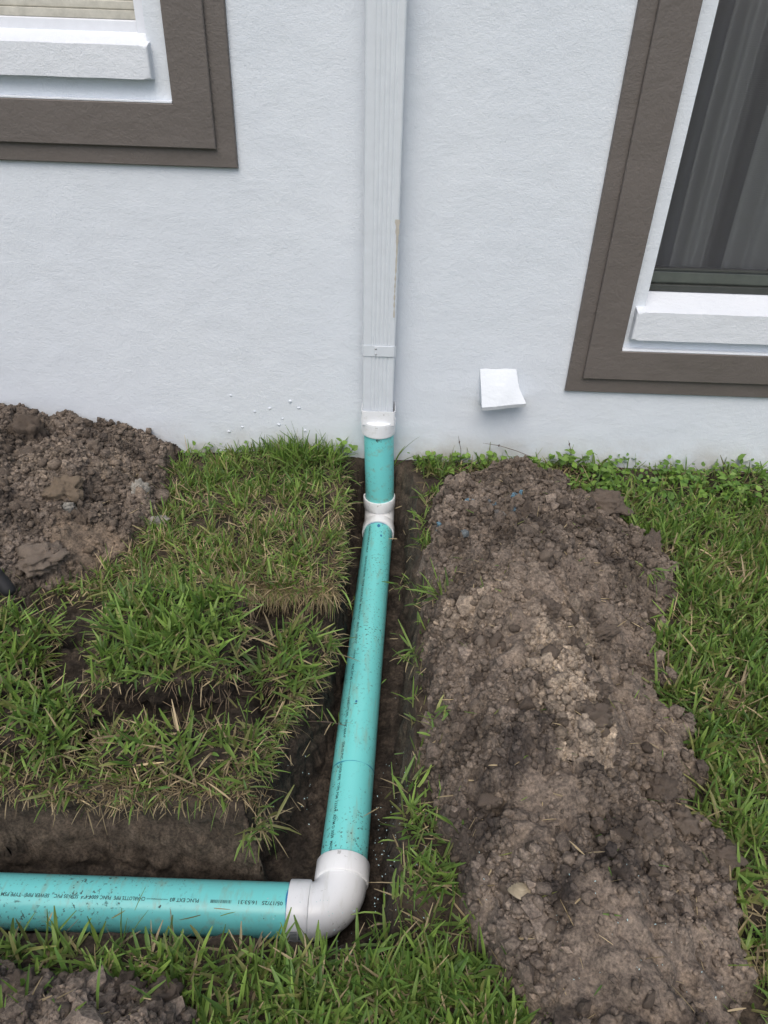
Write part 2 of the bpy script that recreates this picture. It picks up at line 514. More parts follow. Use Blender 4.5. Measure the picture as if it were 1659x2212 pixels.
M['room'] = plain('unlit_room_tone', (0.06, 0.06, 0.065), .9)  # near-black walls stand in for the shade of the unlit interior
M['black'] = plain('black_rubber', (0.010, 0.011, 0.014), .75, noise=.5)
M['sticker'] = plain('paper_sticker', (0.62, 0.62, 0.64), .5)
M['shell'] = plain('clam_shell', (0.38, 0.32, 0.22), .55, noise=.45)
M['shaving'] = plain('pvc_shavings', (0.40, 0.58, 0.60), .5)
M['bluepaint'] = plain('blue_marking_paint', (0.10, 0.33, 0.58), .6, noise=.35)
M['stem'] = plain('dry_stem', (0.10, 0.07, 0.055), .7, noise=.3)

# curtain: woven cloth
mt, nt, b = mat('curtain_cloth')
b.inputs['Roughness'].default_value = .9
tc = N(nt, 'ShaderNodeTexCoord')
wv = N(nt, 'ShaderNodeTexWave', i_Scale=55.0, i_Distortion=1.5, i_Detail=1.0); wv.bands_direction = 'Z'
nt.links.new(tc.outputs['Object'], wv.inputs['Vector'])
nt.links.new(mix(nt, wv.outputs['Fac'], (.78, .76, .79), (.88, .86, .89)), b.inputs['Base Color'])
M['curtain'] = mt
# window glass: clear, mirrors by angle
mt, nt, b = mat('window_glass')
nt.nodes.remove(b)
tr = N(nt, 'ShaderNodeBsdfTransparent'); tr.inputs[0].default_value = (.93, .95, .94, 1)
gl = N(nt, 'ShaderNodeBsdfGlossy', i_Roughness=0.015)
fr = N(nt, 'ShaderNodeFresnel', i_IOR=1.5)
ms = N(nt, 'ShaderNodeMixShader')
nt.links.new(fr.outputs[0], ms.inputs[0]); nt.links.new(tr.outputs[0], ms.inputs[1]); nt.links.new(gl.outputs[0], ms.inputs[2])
nt.links.new(ms.outputs[0], nt.nodes['Material Output'].inputs['Surface'])
M['glass'] = mt
# insect screen: fine charcoal mesh seen as a veil
mt, nt, b = mat('insect_screen_mesh')
b.inputs['Base Color'].default_value = (.09, .09, .10, 1); b.inputs['Roughness'].default_value = .7
tr = N(nt, 'ShaderNodeBsdfTransparent')
ms = N(nt, 'ShaderNodeMixShader'); ms.inputs[0].default_value = .25
nt.links.new(tr.outputs[0], ms.inputs[1]); nt.links.new(b.outputs[0], ms.inputs[2])
nt.links.new(ms.outputs[0], nt.nodes['Material Output'].inputs['Surface'])
M['screen'] = mt

# ------------------------------------------------------------------ ground sheet with the trench
def grid_mesh(name, x0, x1, y0, y1, st, hf, cf, keep=None, ext=None, jitter=0.0):
    xs = np.arange(x0, x1 + st * .5, st); ys = np.arange(y0, y1 + st * .5, st)
    if ext:
        xs = np.concatenate([-np.array(ext)[::-1], xs, np.array(ext)])
        ys = np.concatenate([-np.array(ext)[::-1], ys])
    X, Y = np.meshgrid(xs, ys)
    Z = hf(X, Y)
    col = cf(X, Y, Z)
    if jitter:
        slope = np.hypot(*np.gradient(Z, st)) if not ext else 1.0
        X = X + fbm(X * 1.0, Z * 3 + Y, 0.02, 2, 301) * jitter
        Y = Y + fbm(X * 1.0, Z * 3 - Y, 0.02, 2, 302) * jitter
    ny, nx = X.shape
    idx = np.arange(ny * nx).reshape(ny, nx)
    f = np.stack([idx[:-1, :-1], idx[:-1, 1:], idx[1:, 1:], idx[1:, :-1]], -1).reshape(-1, 4)
    v = np.stack([X, Y, Z], -1).reshape(-1, 3); col = col.reshape(-1, 3)
    if keep is not None:
        k = keep(X, Y, Z).reshape(-1)
        f = f[k[f].any(1)]
        used = np.unique(f); rm = np.full(len(v), -1); rm[used] = np.arange(len(used))
        v = v[used]; col = col[used]; f = rm[f]
    return np_mesh(name, v, f, col)

def L3(a, b, t):
    return np.asarray(a) * (1 - t[..., None]) + np.asarray(b) * t[..., None]

def ground_col(x, y, z):
    d = trench_d(x, y)
    base = np.empty(x.shape + (3,)); base[:] = (.030, .024, .018)
    n = sstep(-.3, .4, fbm(x, y, .09, 3, 400))
    base = L3(base, (.062, .049, .037), n)
    # moist dark topsoil in the cut, sandier lower right wall
    t = np.maximum(sstep(-.02, .02, d), np.maximum(shelf_m(x, y) * .95, hollow_m(x, y) * .95))
    wet = L3((.028, .023, .019), (.062, .050, .040), sstep(-.4, .5, fbm(x + z * 1.1, y + z * 1.7, .05, 3, 410)))
    base = base * (1 - t[..., None]) + wet * t[..., None]
    rw = sstep(0.03, .07, x) * sstep(-.22, -.12, z) * sstep(-.01, .01, d) * (.35 + .65 * sstep(-.2, .3, fbm(y, z, .06, 3, 433)))
    base = base * (1 - .75 * rw[..., None]) + np.array((.135, .108, .083)) * .75 * rw[..., None]
    bw = sstep(-.26, -.18, z) * t * (x < -.2) * sstep(-1.36, -1.40, y) * (.5 + sstep(-.3, .3, fbm(x, z * 2, .06, 3, 444)))
    base = base * (1 - .5 * bw[..., None]) + np.array((.125, .102, .082)) * .5 * bw[..., None]
    return base

FAR = [2.2, 2.5, 3.2, 5, 9, 20, 60, 150]
def g_h(x, y):
    far = (np.abs(x) > 2.1) | (y < -2.55)
    z = ground_h(x, y)
    return np.where(far & (trench_d(x, y) < -0.05), 0.0, z)
xs_ext = FAR
def build_ground():
    st = 0.005
    xs = np.concatenate([-np.array(FAR)[::-1], np.arange(-2.0, -1.55, .02), np.arange(-1.55, -.30, st), np.arange(-.30, -.05, .0028), np.arange(-.05, .03, st), np.arange(.03, .14, .0022), np.arange(.14, 1.5, st), np.arange(1.5, 2.01, .02), np.array(FAR)])
    ys = np.concatenate([-np.array([2.6, 3.2, 5, 9, 20, 60, 150])[::-1], np.arange(-2.5, -1.95, .02), np.arange(-1.95, -1.475, st), np.arange(-1.475, -1.385, .0018), np.arange(-1.385, 0.03, st)])
    X, Y = np.meshgrid(xs, ys)
    Z = g_h(X, Y)
    far = (X < -2.0)
    Z = np.where(far & (Y < -1.4) & (Y > -1.7), Z * 1.0, Z)
    col = ground_col(X, Y, Z)
    lawn_far = ((np.abs(X) > 2.0) | (Y < -2.45)) & (Z > -.05)
    col[lawn_far] = (.055, .085, .028)
    wl_ = sstep(-.015, -.06, Z) * (np.abs(X) < 1.6)
    dX = fbm(Y + Z * .4, Z * 1.3 + X * .3, .035, 3, 301) * (.003 + .006 * wl_) * (np.abs(X) < 1.6)
    dY = (fbm(X + Z * .4, Z * 1.3, .035, 3, 302) * (.003 + .007 * wl_) + .012 * wl_ * sstep(-.05, -.09, Z) * sstep(-.16, -.10, Z)) * (np.abs(X) < 1.6) * (Y < -.02)
    ny, nx = X.shape
    idx = np.arange(ny * nx).reshape(ny, nx)
    f = np.stack([idx[:-1, :-1], idx[:-1, 1:], idx[1:, 1:], idx[1:, :-1]], -1).reshape(-1, 4)
    hb_ = np.maximum(np.maximum(heap_r(X, Y, False), heap_l(X, Y, False)), heap_f(X, Y, False)).reshape(-1)
    bur = (hb_ > Z.reshape(-1) + .045) & (hb_ > .02)
    f = f[~bur[f].all(1)]
    me = np_mesh('ground', np.stack([X + dX, Y + dY, Z], -1).reshape(-1, 3), f, col.reshape(-1, 3))
    o = link('ground', me, M['soil'])
    tag(o, 'bare dark earth of the yard with an L shaped trench dug into it', 'ground', kind='structure')
build_ground()

# ------------------------------------------------------------------ house: wall, windows, trim
house = tag(empty('house'), 'pale blue white stucco house wall with two brown trimmed windows', 'house')
def wall_mesh():
    xs = [-5, -2.1, -0.68, 0.836, 2.2, 5]; zs = [-0.5, 0.60, 1.27, 2.35, 2.9]
    bm = bmesh.new()
    V = {(i, k): bm.verts.new((xs[i], 0, zs[k])) for i in range(6) for k in range(5)}
    for i in range(5):
        for k in range(4):
            if i == 1 and k == 2: continue                 # left window opening
            if i == 3 and k in (1, 2): continue            # right window opening
            bm.faces.new([V[i, k], V[i + 1, k], V[i + 1, k + 1], V[i, k + 1]])
    def q(*p): bm.faces.new([bm.verts.new(c) for c in p])
    for x, z0, z1 in ((-0.68, 1.27, 2.35), (-2.1, 1.27, 2.35), (0.836, .60, 2.35), (2.2, .60, 2.35)):
        q((x, 0, z0), (x, .14, z0), (x, .14, z1), (x, 0, z1))
    for x0, x1, z in ((-2.1, -.68, 1.27), (-2.1, -.68, 2.35), (.836, 2.2, .60), (.836, 2.2, 2.35)):
        q((x0, 0, z), (x1, 0, z), (x1, .14, z), (x0, .14, z))
    me = bpy.data.meshes.new('wall'); bm.to_mesh(me); bm.free()
    return me
link('wall', wall_mesh(), M['wall'], house)

def window_trim(x_in, x_mid, x_out, z_in, z_mid, z_out, x_in2, x_mid2, x_out2, top, name):
    """stucco band round an opening: outer flat band and a thicker inner band on it"""
    s = 1 if x_out > x_in else -1
    def U(bm, xa, xb, xa2, xb2, za, zb, ta, tb, y):
        # one ring: inner rectangle (xa, xa2, za, ta), outer rectangle (xb, xb2, zb, tb), front face at y, eased edges
        def rect(x0, x1, z0, z1, yy): return [bm.verts.new(c) for c in ((x0, yy, z0), (x1, yy, z0), (x1, yy, z1), (x0, yy, z1))]
        e = .0025
        si, so_ = (1 if xa < xa2 else -1), (1 if xb < xb2 else -1)
        R4 = [rect(xb, xb2, zb, tb, .006), rect(xb, xb2, zb, tb, y + e), rect(xb + so_ * e, xb2 - so_ * e, zb + e, tb - e, y), rect(xa - si * e, xa2 + si * e, za - e, ta + e, y), rect(xa, xa2, za, ta, y + e), rect(xa, xa2, za, ta, .006)]
        for p, q in zip(R4[:-1], R4[1:]):
            for k in range(4): bm.faces.new([p[k], p[(k + 1) % 4], q[(k + 1) % 4], q[k]])
    bm = bmesh.new(); U(bm, x_in, x_out, x_in2, x_out2, z_in, z_out, top, top + .16, -0.014)
    t = link(name, bm_mesh(bm, name), M['trim'], house)
    bm = bmesh.new(); U(bm, x_in - s * .0006, x_mid, x_in2 + s * .0006, x_mid2, z_in + .0006, z_mid, top - .0006, top + .11, -0.027)
    link('inner_band', bm_mesh(bm, 'inner_band'), M['trim'], t)
    box('ledge', M['sill'], t, min(x_in, x_in2) + .002, max(x_in, x_in2) - .002, -.0255, .003, z_in + .0012, z_in + .0062, .001)
    return t
tl = window_trim(-.624, -.514, -.458, 1.146, 1.035, .985, -2.155, -2.265, -2.32, 2.42, 'window_trim')
tl['label'] = 'brown stucco band around the left window'
tr_ = window_trim(.785, .675, .625, .467, .365, .311, 2.25, 2.36, 2.41, 2.42, 'window_trim')
tr_['label'] = 'brown stucco band around the right window'

def sill(name, x0, x1, y0, z0, z1, zb, parent):
    bm = bmesh.new()
    prof = [(0.004, z0), (y0, z0), (y0, z1), (0.115, zb), (0.115, z0)]
    # the ledge runs back into the opening between the reveals; the nose is wider than the opening
    n = 60
    rows = []
    for i in range(n + 1):
        x = x0 + (x1 - x0) * i / n
        rows.append([bm.verts.new((x, p[0], p[1])) for p in prof])
    for i in range(n):
        for k in range(5):
            bm.faces.new([rows[i][k], rows[i][(k + 1) % 5], rows[i + 1][(k + 1) % 5], rows[i + 1][k]])
    bm.faces.new(rows[0]); bm.faces.new(rows[-1][::-1])
    es = [e for e in bm.edges if all(abs(v.co.y - y0) < 1e-5 for v in e.verts)]
    es = [e for e in es if abs(e.verts[0].co.z - e.verts[1].co.z) < 1e-6 or e.is_boundary or abs(e.verts[0].co.x - x0) < 1e-5 or abs(e.verts[0].co.x - x1) < 1e-5]
    bmesh.ops.bevel(bm, geom=es, offset=.008, segments=3, affect='EDGES', profile=.5)
    for v in bm.verts:
        v.co.z += .0004 * math.sin(v.co.x * 37) * (v.co.y < .0)
    return link(name, bm_mesh(bm, name, False), M['sill'], parent)

# left window (white frame)
wl = empty('window', (-0.68, 0.07, 1.3), house); wl['label'] = 'left window with white frame'
def P(o):      # keep world coordinates for a child of a moved Empty
    o.matrix_parent_inverse = Matrix.Translation(-Vector(o.parent.location)); return o
P(sill('sill', -2.12, -.672, -.032, 1.203, 1.281, 1.322, wl))
P(box('frame', M['frame_w'], wl, -.722, -.681, .060, .100, 1.3, 2.34, .003))
P(box('frame', M['frame_w'], wl, -2.09, -.7215, .066, .100, 1.300, 1.336, .003))
P(box('track', M['track'], wl, -2.09, -.7225, .074, .100, 1.3365, 1.358, .002))
P(box('sash_rail', M['track'], wl, -2.09, -.7225, .080, .100, 1.3585, 1.380, .003))
P(box('sash_rail', M['track'], wl, -2.09, -.7225, .085, .100, 1.3805, 1.402, .003))
P(box('pane', M['glass'], wl, -2.09, -.7225, .094, .097, 1.4025, 2.34))
P(box('blind', M['track'], wl, -2.09, -.7225, .125, .129, 1.40, 2.34))
# right window (bronze frame)
wr = empty('window', (0.836, 0.07, .66), house); wr['label'] = 'right window with dark bronze frame and insect screen'
P(sill('sill', .806, 2.22, -.032, .510, .604, .648, wr))
P(box('frame', M['bronze'], wr, .838, .862, .080, .120, .642, 2.34, .002))
P(box('frame', M['bronze'], wr, .8625, 2.19, .080, .120, .640, .662, .002))
P(box('sash_rail', M['rail'], wr, .8625, 2.19, .092, .120, .6625, .705, .006))
P(box('sash_rail', M['bronze'], wr, .8625, 2.19, .088, .120, .7055, .713, .002))
P(box('pane', M['glass'], wr, .8625, 2.19, .110, .113, .7135, 2.34))
P(box('insect_screen', M['screen'], wr, .8625, 2.19, .1000, .1008, .7135, 2.34))
# room behind the openings, its darkness put into the wall colour
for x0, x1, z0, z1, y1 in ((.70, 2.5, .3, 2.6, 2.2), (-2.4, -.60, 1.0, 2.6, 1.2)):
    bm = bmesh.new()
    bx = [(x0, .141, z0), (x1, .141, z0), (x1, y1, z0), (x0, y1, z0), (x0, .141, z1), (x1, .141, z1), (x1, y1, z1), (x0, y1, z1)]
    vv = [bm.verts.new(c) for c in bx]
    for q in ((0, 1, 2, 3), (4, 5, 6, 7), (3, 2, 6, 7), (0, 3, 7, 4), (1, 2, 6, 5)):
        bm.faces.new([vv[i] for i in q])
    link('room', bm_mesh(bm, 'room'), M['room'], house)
# curtain in the right room
def curtain(label, x0, x1, y0, nf):
    us = np.linspace(0, 1, 40 * nf); zs = np.linspace(.50, 2.4, 24)
    U, Z = np.meshgrid(us, zs)
    X = x0 + (x1 - x0) * U + .004 * np.sin(Z * 4)
    Y = y0 + np.sin(U * 2 * np.pi * nf + .5 * np.sin(U * 7)) * .016 + .008 * np.sin(Z * 2.2 + U * 5)
    idx = np.arange(U.size).reshape(U.shape)
    f = np.stack([idx[:-1, :-1], idx[:-1, 1:], idx[1:, 1:], idx[1:, :-1]], -1).reshape(-1, 4)
    o = link('curtain', np_mesh('curtain', np.stack([X, Y, Z], -1).reshape(-1, 3), f), M['curtain'])
    tag(o, label, 'curtain', 'curtains behind the right window')
curtain('narrow grey curtain panel nearest the left side of the right window', .945, 1.055, .165, 2)
curtain('dim grey curtain hanging deeper in the room behind the gap between panels', .90, 1.7, .36, 9)
curtain('wide grey curtain panel at the right edge behind the right window', 1.125, 1.75, .175, 7)

# stucco blobs left on the wall above the grass
for x, z, r in ((-.47, .185, .004), (-.415, .20, .0045), (-.37, .16, .0035), (-.385, .135, .005), (-.31, .205, .004), (-.55, .245, .004), (-.52, .12, .004), (-.57, .10, .005), (-.34, .23, .005), (-.29, .115, .004)):
    bm = bmesh.new()
    bmesh.ops.create_icosphere(bm, subdivisions=2, radius=r)
    for v in bm.verts:
        v.co *= 1 + .35 * math.sin(v.co.x * 900 + z * 50) * math.cos(v.co.z * 700)
    bmesh.ops.scale(bm, vec=(1.25, .55, .9), verts=bm.verts)
    bmesh.ops.translate(bm, vec=(x, -.001, z), verts=bm.verts)
    link('stucco_blob', bm_mesh(bm, 'stucco_blob', True), M['wall'], house)

# ------------------------------------------------------------------ white hooded vent on the wall
def vent():
    n = 14
    A = np.array([(.322, -.002, .378), (.446, -.002, .383)])            # top edge on the wall
    B = np.array([(.333, -.078, .268), (.468, -.070, .286)])            # lower front lip
    bm = bmesh.new(); rows = []
    for i in range(n + 1):
        t = i / n
        l = A[0] * (1 - t) + B[0] * t; r = A[1] * (1 - t) + B[1] * t
        if t > .55: r = r + np.array((.016 * (t - .55) / .45, 0, 0))
        row = []
        for k in range(n + 1):
            s = k / n
            p = l * (1 - s) + r * s
            p = p + np.array((0, -.004, .003)) * math.sin(math.pi * s) * math.sin(math.pi * t)
            p[1] -= .0012 * math.sin(s * 9 + t * 5) * t
            p[2] += .0012 * math.sin(s * 11) * (1 - t)
            row.append(bm.verts.new(p))
        rows.append(row)
    for i in range(n):
        for k in range(n):
            bm.faces.new([rows[i][k], rows[i][k + 1], rows[i + 1][k + 1], rows[i + 1][k]])
    wl_ = [bm.verts.new((r[0].co.x, 0.0, r[0].co.z - .012)) for r in rows]
    wr_ = [bm.verts.new((r[-1].co.x, 0.0, r[-1].co.z - .012)) for r in rows]
    for i in range(n):
        bm.faces.new([rows[i][0], rows[i + 1][0], wl_[i + 1], wl_[i]])
        bm.faces.new([rows[i][-1], wr_[i], wr_[i + 1], rows[i + 1][-1]])
    lip = [bm.verts.new(v.co + Vector((0, .004, -.014))) for v in rows[-1]]
    for k in range(n):
        bm.faces.new([rows[-1][k], rows[-1][k + 1], lip[k + 1], lip[k]])
    o = link('vent_hood', bm_mesh(bm, 'vent_hood', False), M['vent'])
    bm = bmesh.new(); 
    q = [bm.verts.new(c) for c in ((.340, -.066, .262), (.474, -.060, .276), (.474, 0, .285), (.340, 0, .268))]
    bm.faces.new(q)
    link('underside', bm_mesh(bm, 'underside'), M['vent'], o)
    tag(o, 'white painted sloping vent hood low on the stucco wall', 'vent')
vent()

# ------------------------------------------------------------------ downspout
ds = tag(empty('downspout', (-.026, -.052, .25)), 'white ribbed rectangular aluminium downspout running down the wall', 'downspout')
def spout_tube():
    # outline in plan (x,y): 106 x 78 mm with five shallow grooves in the front face
    W2, D2 = .053, .039
    pts = []
    front = [(-W2 + .006, 0)]
    g0, g1, ng = -.022, .030, 5
    for k in range(ng):
        c = g0 + (g1 - g0) * k / (ng - 1)
        front += [(c - .0045, 0), (c - .0018, .0014), (c + .0018, .0014), (c + .0045, 0)]
    front.append((W2 - .006, 0))
    pts += [(x, -D2 + d) for x, d in front]
    pts += [(W2 - .002, -D2 + .002), (W2, -D2 + .006), (W2, D2 - .006), (W2 - .002, D2 - .002), (W2 - .006, D2), (-W2 + .006, D2), (-W2 + .002, D2 - .002), (-W2, D2 - .006), (-W2, -D2 + .006), (-W2 + .002, -D2 + .002)]
    bm = bmesh.new(); rows = []
    zs = [-.032, .0, .4, .8, 1.2, 1.8, 2.6]
    for z in zs:
        dx = -.005 * max(0, z) 
        rows.append([bm.verts.new((x + dx, y, z)) for x, y in pts])
    for a, b_ in zip(rows[:-1], rows[1:]):
        for k in range(len(pts)):
            bm.faces.new([a[k], a[(k + 1) % len(pts)], b_[(k + 1) % len(pts)], b_[k]])
    return bm_mesh(bm, 'tube')
link('tube', spout_tube(), M['spout'], ds)
def strap():
    bm = bmesh.new(); o = []
    W2, D2 = .0555, .0415
    pl = [(-W2, D2), (-W2, -D2 + .006), (-W2 + .006, -D2), (W2 - .006, -D2), (W2, -D2 + .006), (W2, D2)]
    sx, sy = .0545 / .0555, .0402 / .0415
    rows = [[bm.verts.new((x * k1 - .001, y * k2, z)) for x, y in pl] for k1, k2, z in ((1, 1, .198), (1, 1, .234), (sx, sy, .234), (sx, sy, .198))]
    for q in range(4):
        a, b_ = rows[q], rows[(q + 1) % 4]
        for k in range(5): bm.faces.new([a[k], a[k + 1], b_[k + 1], b_[k]])
    s = link('strap', bm_mesh(bm, 'strap'), M['spout'], ds)
    box('overlap', M['spout'], s, -.0165, .044, -.0432, -.0412, .1985, .2335, .0004)
    for z in (.206, .225):
        bm = bmesh.new(); bmesh.ops.create_icosphere(bm, subdivisions=2, radius=.0038)
        bmesh.ops.scale(bm, vec=(1, .5, 1), verts=bm.verts); bmesh.ops.translate(bm, vec=(-.0115, -.0432, z), verts=bm.verts)
        link('screw', bm_mesh(bm, 'screw', True), M['screw'], s)
strap()
def streak():
    v = []; f = []
    zs = np.linspace(.625, .33, 40)
    for i, z in enumerate(zs):
        t = (z - .33) / .295
        wd = (.0022 + .0045 * max(0, (t - .72) / .28)) * (1 + .25 * math.sin(i * 1.7)) * (1 if t > .5 or math.sin(i * 2.3) > -.6 else .35)
        x = .0445 - .001 * math.sin(z * 20) - .0015 * z
        v += [(x - wd, -.0405, z), (x + wd, -.0405, z)]
        if i: f.append((2 * i - 2, 2 * i - 1, 2 * i + 1, 2 * i))
    link('caulk_streak', pydata('caulk_streak', v, f, False), M['caulk'], ds)
streak()

# ------------------------------------------------------------------ drain pipe run
RP = .0535
dp = tag(empty('drain_pipe', (-.008, -.06, -.225)), 'turquoise sewer pipe run with white fittings laid in the trench', 'drain pipe')
O = Vector((-.008, -.06, -.225))
A0 = Vector((-.022, -.06, .155)); A1 = Vector((-.008, -.06, -.225)); A2 = Vector((-.064, -1.545, -.205)); A3 = Vector((-2.6, -1.535, -.213))
def L(me, name, m, parent=dp):
    return link(name, me, m, parent)
def loc(v):
    return [tuple(Vector(p) - O) for p in v]
def tube(a, b, r, n=48, seg=30):
    return sweep([a + (b - a) * i / seg for i in range(seg + 1)], r, n)

v, f = tube(Vector((-.0225, -.06, .20)), A1 + Vector((0, 0, .06)), RP)
riser = L(pydata('riser_pipe', loc(v), f), 'riser_pipe', M['teal'])
d12 = (A2 - A1).normalized(); d23 = (A3 - A2).normalized()
v, f = tube(A1 + d12 * .06, A2 - d12 * .06, RP)
longp = L(pydata('pipe', loc(v), f), 'pipe', M['teal'])
v, f = tube(A2 + d23 * .06, A3, RP)
cross = L(pydata('pipe', loc(v), f), 'pipe', M['teal'])

def elbow(P0, da, db, hub=.045, lay=.060, nm='elbow'):
    """da, db: unit directions from the corner towards each hub"""
    # bend
    c = P0 + (da + db) * lay
    pts = []; n = 18
    for i in range(n + 1):
        a = math.pi / 2 * i / n
        pts.append(c - db * lay * math.cos(a) - da * lay * math.sin(a))
    # order: starts at da end (c - db*lay = P0 + da*lay)
    pts = [P0 + da * (lay + .012)] + pts + [P0 + db * (lay + .012)]
    v, f = sweep(pts, .0560, 48)
    body = L(pydata(nm, loc(v), f), nm, M['pvc'])
    for d in (da, db):
        s = P0 + d * lay
        prof = [(0, .0557), (.0015, .0590), (.004, .0602), (hub - .002, .0602), (hub, .0592), (hub, .0538), (hub - .02, .0537)]
        v, f = sweep([s + d * p[0] for p in prof], [p[1] for p in prof], 56)
        # sweep derives tangents from neighbours; profile is straight so rings stay square to d
        vs = []
        u1 = d.orthogonal().normalized(); u2 = d.cross(u1)
        for p in prof:
            for k in range(56):
                a = 2 * math.pi * k / 56
                vs.append(tuple(s + d * p[0] + (u1 * math.cos(a) + u2 * math.sin(a)) * p[1] - O))
        h = L(pydata('hub', vs, f, False), 'hub', M['pvc'], body)
        for i_, pl in enumerate(h.data.polygons):
            pl.use_smooth = False
        h.data.polygons.foreach_set('use_smooth', np.full(len(h.data.polygons), True))
        mod = h.modifiers.new('edges', 'EDGE_SPLIT'); mod.split_angle = R(35)
    return body
el1 = elbow(A1, (A0 - A1).normalized(), d12)
el2 = elbow(A2, -d12, d23)

def ring(center, d, r, wd, name, parent, m, wob=.0, seed=0):
    u1 = d.orthogonal().normalized(); u2 = d.cross(u1); n = 72
    vs = []; fs = []
    for k in range(n):
        a = 2 * math.pi * k / n
        e = (u1 * math.cos(a) + u2 * math.sin(a)) * r
        w0 = wd * (.6 + .4 * math.sin(a * 3 + seed) + wob * math.sin(a * 7 + seed * 2))
        off = wob * wd * math.sin(a * 2 + seed)
        vs += [tuple(center + e + d * (off - w0 * .5) - O), tuple(center + e + d * (off + w0 * .5) - O)]
    for k in range(n):
        fs.append((2 * k, 2 * k + 1, (2 * k + 3) % (2 * n), (2 * k + 2) % (2 * n)))
    return L(pydata(name, vs, fs), name, m, parent)
ring(A1 + d12 * .1055, d12, RP + .0006, .006, 'primer_ring', longp, M['primer'], .3, 1)
ring(A2 + d23 * .1055, d23, RP + .0006, .006, 'primer_ring', cross, M['primer'], .3, 2)
ring(A2 - d12 * .1035, d12, RP + .0005, .002, 'primer_ring', longp, M['primer'], .3, 3)
ring(A1 + d12 * 1.145, d12, RP + .0005, .0035, 'marker_line', longp, M['markline'], .2, 0)
# dab of primer on the long pipe by the wall elbow
def dab(yy, psi, a, b_, parent=longp):
    vs = [None]; n = 14
    t = (yy - A1.y) / (A2.y - A1.y); ax = A1 + (A2 - A1) * t
    def pt(u, v):
        p = psi + v / RP
        return tuple(Vector((ax.x - (RP + .0006) * math.sin(p), ax.y + u, ax.z + (RP + .0006) * math.cos(p))) - O)
    vs = [pt(0, 0)] + [pt(a * math.cos(6.283 * k / n) * (1 + .2 * math.sin(k * 2.2)), b_ * math.sin(6.283 * k / n)) for k in range(n)]
    fs = [(0, 1 + k, 1 + (k + 1) % n) for k in range(n)]
    L(pydata('primer_dab', vs, fs), 'primer_dab', M['primer'], parent)
dab(-.186, -.05, .010, .006); dab(-.245, -.28, .007, .0035); dab(-.222, -.27, .003, .002); dab(-1.015, .15, .004, .003)

# downspout adaptor: rectangular cup on top of a round socket
def adaptor():
    ad = L(pydata('adaptor', *socket()), 'adaptor', M['pvc'])
    bm = bmesh.new()
    n = 40
    def rect(w_, d_, r, z, k):
        a = 2 * math.pi * k / n
        # rounded rectangle by superellipse
        c, s = math.cos(a), math.sin(a); e = 0.16
        return (math.copysign(abs(c) ** e, c) * w_ * .5, math.copysign(abs(s) ** e, s) * d_ * .5, z)
    X0 = -.0235
    def lvl(fn, z): return [bm.verts.new(tuple(Vector((X0, -.057, 0)) + Vector(fn(k)) - O)) for k in range(n)]
    spec = [(.117, .090, .198), (.117, .090, .2515), (.1125, .0855, .2515), (.1125, .0855, .21)]
    rows = [lvl(lambda k, s_=s_: rect(s_[0], s_[1], .01, s_[2], k), s_[2]) for s_ in spec]
    for a, b_ in zip(rows[:-1], rows[1:]):
        for k in range(n): bm.faces.new([a[k], a[(k + 1) % n], b_[(k + 1) % n], b_[k]])
    bm.faces.new(rows[0])
    cup = L(bm_mesh(bm, 'rectangular_cup'), 'rectangular_cup', M['pvc'], ad)
    return ad
def socket():
    u = []; prof = [(.206, .0535), (.206, .0605), (.199, .0612), (.158, .0605), (.154, .0595), (.154, .0540)]
    vs = []; fs = []; n = 56
    for z, r in prof:
        for k in range(n):
            a = 2 * math.pi * k / n
            vs.append((-.0225 + r * math.cos(a) - O.x, -.06 + r * math.sin(a) - O.y, z - O.z))
    for i in range(len(prof) - 1):
        for k in range(n):
            fs.append((i * n + k, i * n + (k + 1) % n, (i + 1) * n + (k + 1) % n, (i + 1) * n + k))
    fs.append(tuple(range(n)))
    vs_all = vs
    return vs_all, fs, False
adaptor()

# printing on the pipes
def text_mesh(body, size):
    cu = bpy.data.curves.new('t', 'FONT'); cu.body = body; cu.size = size; cu.resolution_u = 2; cu.offset = size * .018
    o = bpy.data.objects.new('t', cu); C.objects.link(o)
    bpy.context.view_layer.update()
    dg = bpy.context.evaluated_depsgraph_get()
    me = bpy.data.meshes.new_from_object(o.evaluated_get(dg))
    bpy.data.objects.remove(o); bpy.data.curves.remove(cu)
    return me
def print_on(parent, body, u0, u1, size, fn, name='printing'):
    me = text_mesh(body, size)
    n = len(me.vertices); co = np.empty(n * 3, np.float32); me.vertices.foreach_get('co', co); co = co.reshape(-1, 3)
    wd = co[:, 0].max() - co[:, 0].min()
    k = (u1 - u0) / wd
    out = np.array([fn(u0 + (c[0] - co[:, 0].min()) * k, c[1] - size * .35) for c in co])
    me.vertices.foreach_set('co', (out - np.array(O)).astype(np.float32).ravel()); me.update()
    me.materials.clear(); me.materials.append(M['ink'])
    return link(name, me, None, parent)
RT = RP + .0005
def on_cross(u, v):          # u runs towards -x, letters stand towards the camera side
    x = -u; t = (x - A2.x) / (A3.x - A2.x); ax = A2 + (A3 - A2) * t
    p = R(13) + v / RT
    return (x, ax.y - RT * math.sin(p), ax.z + RT * math.cos(p))
def on_long(u, v):           # u runs towards -y, letters stand towards +x
    y = -u; t = (y - A1.y) / (A2.y - A1.y); ax = A1 + (A2 - A1) * t
    p = R(33) - v / RT
    return (ax.x - RT * math.sin(p), y, ax.z + RT * math.cos(p))
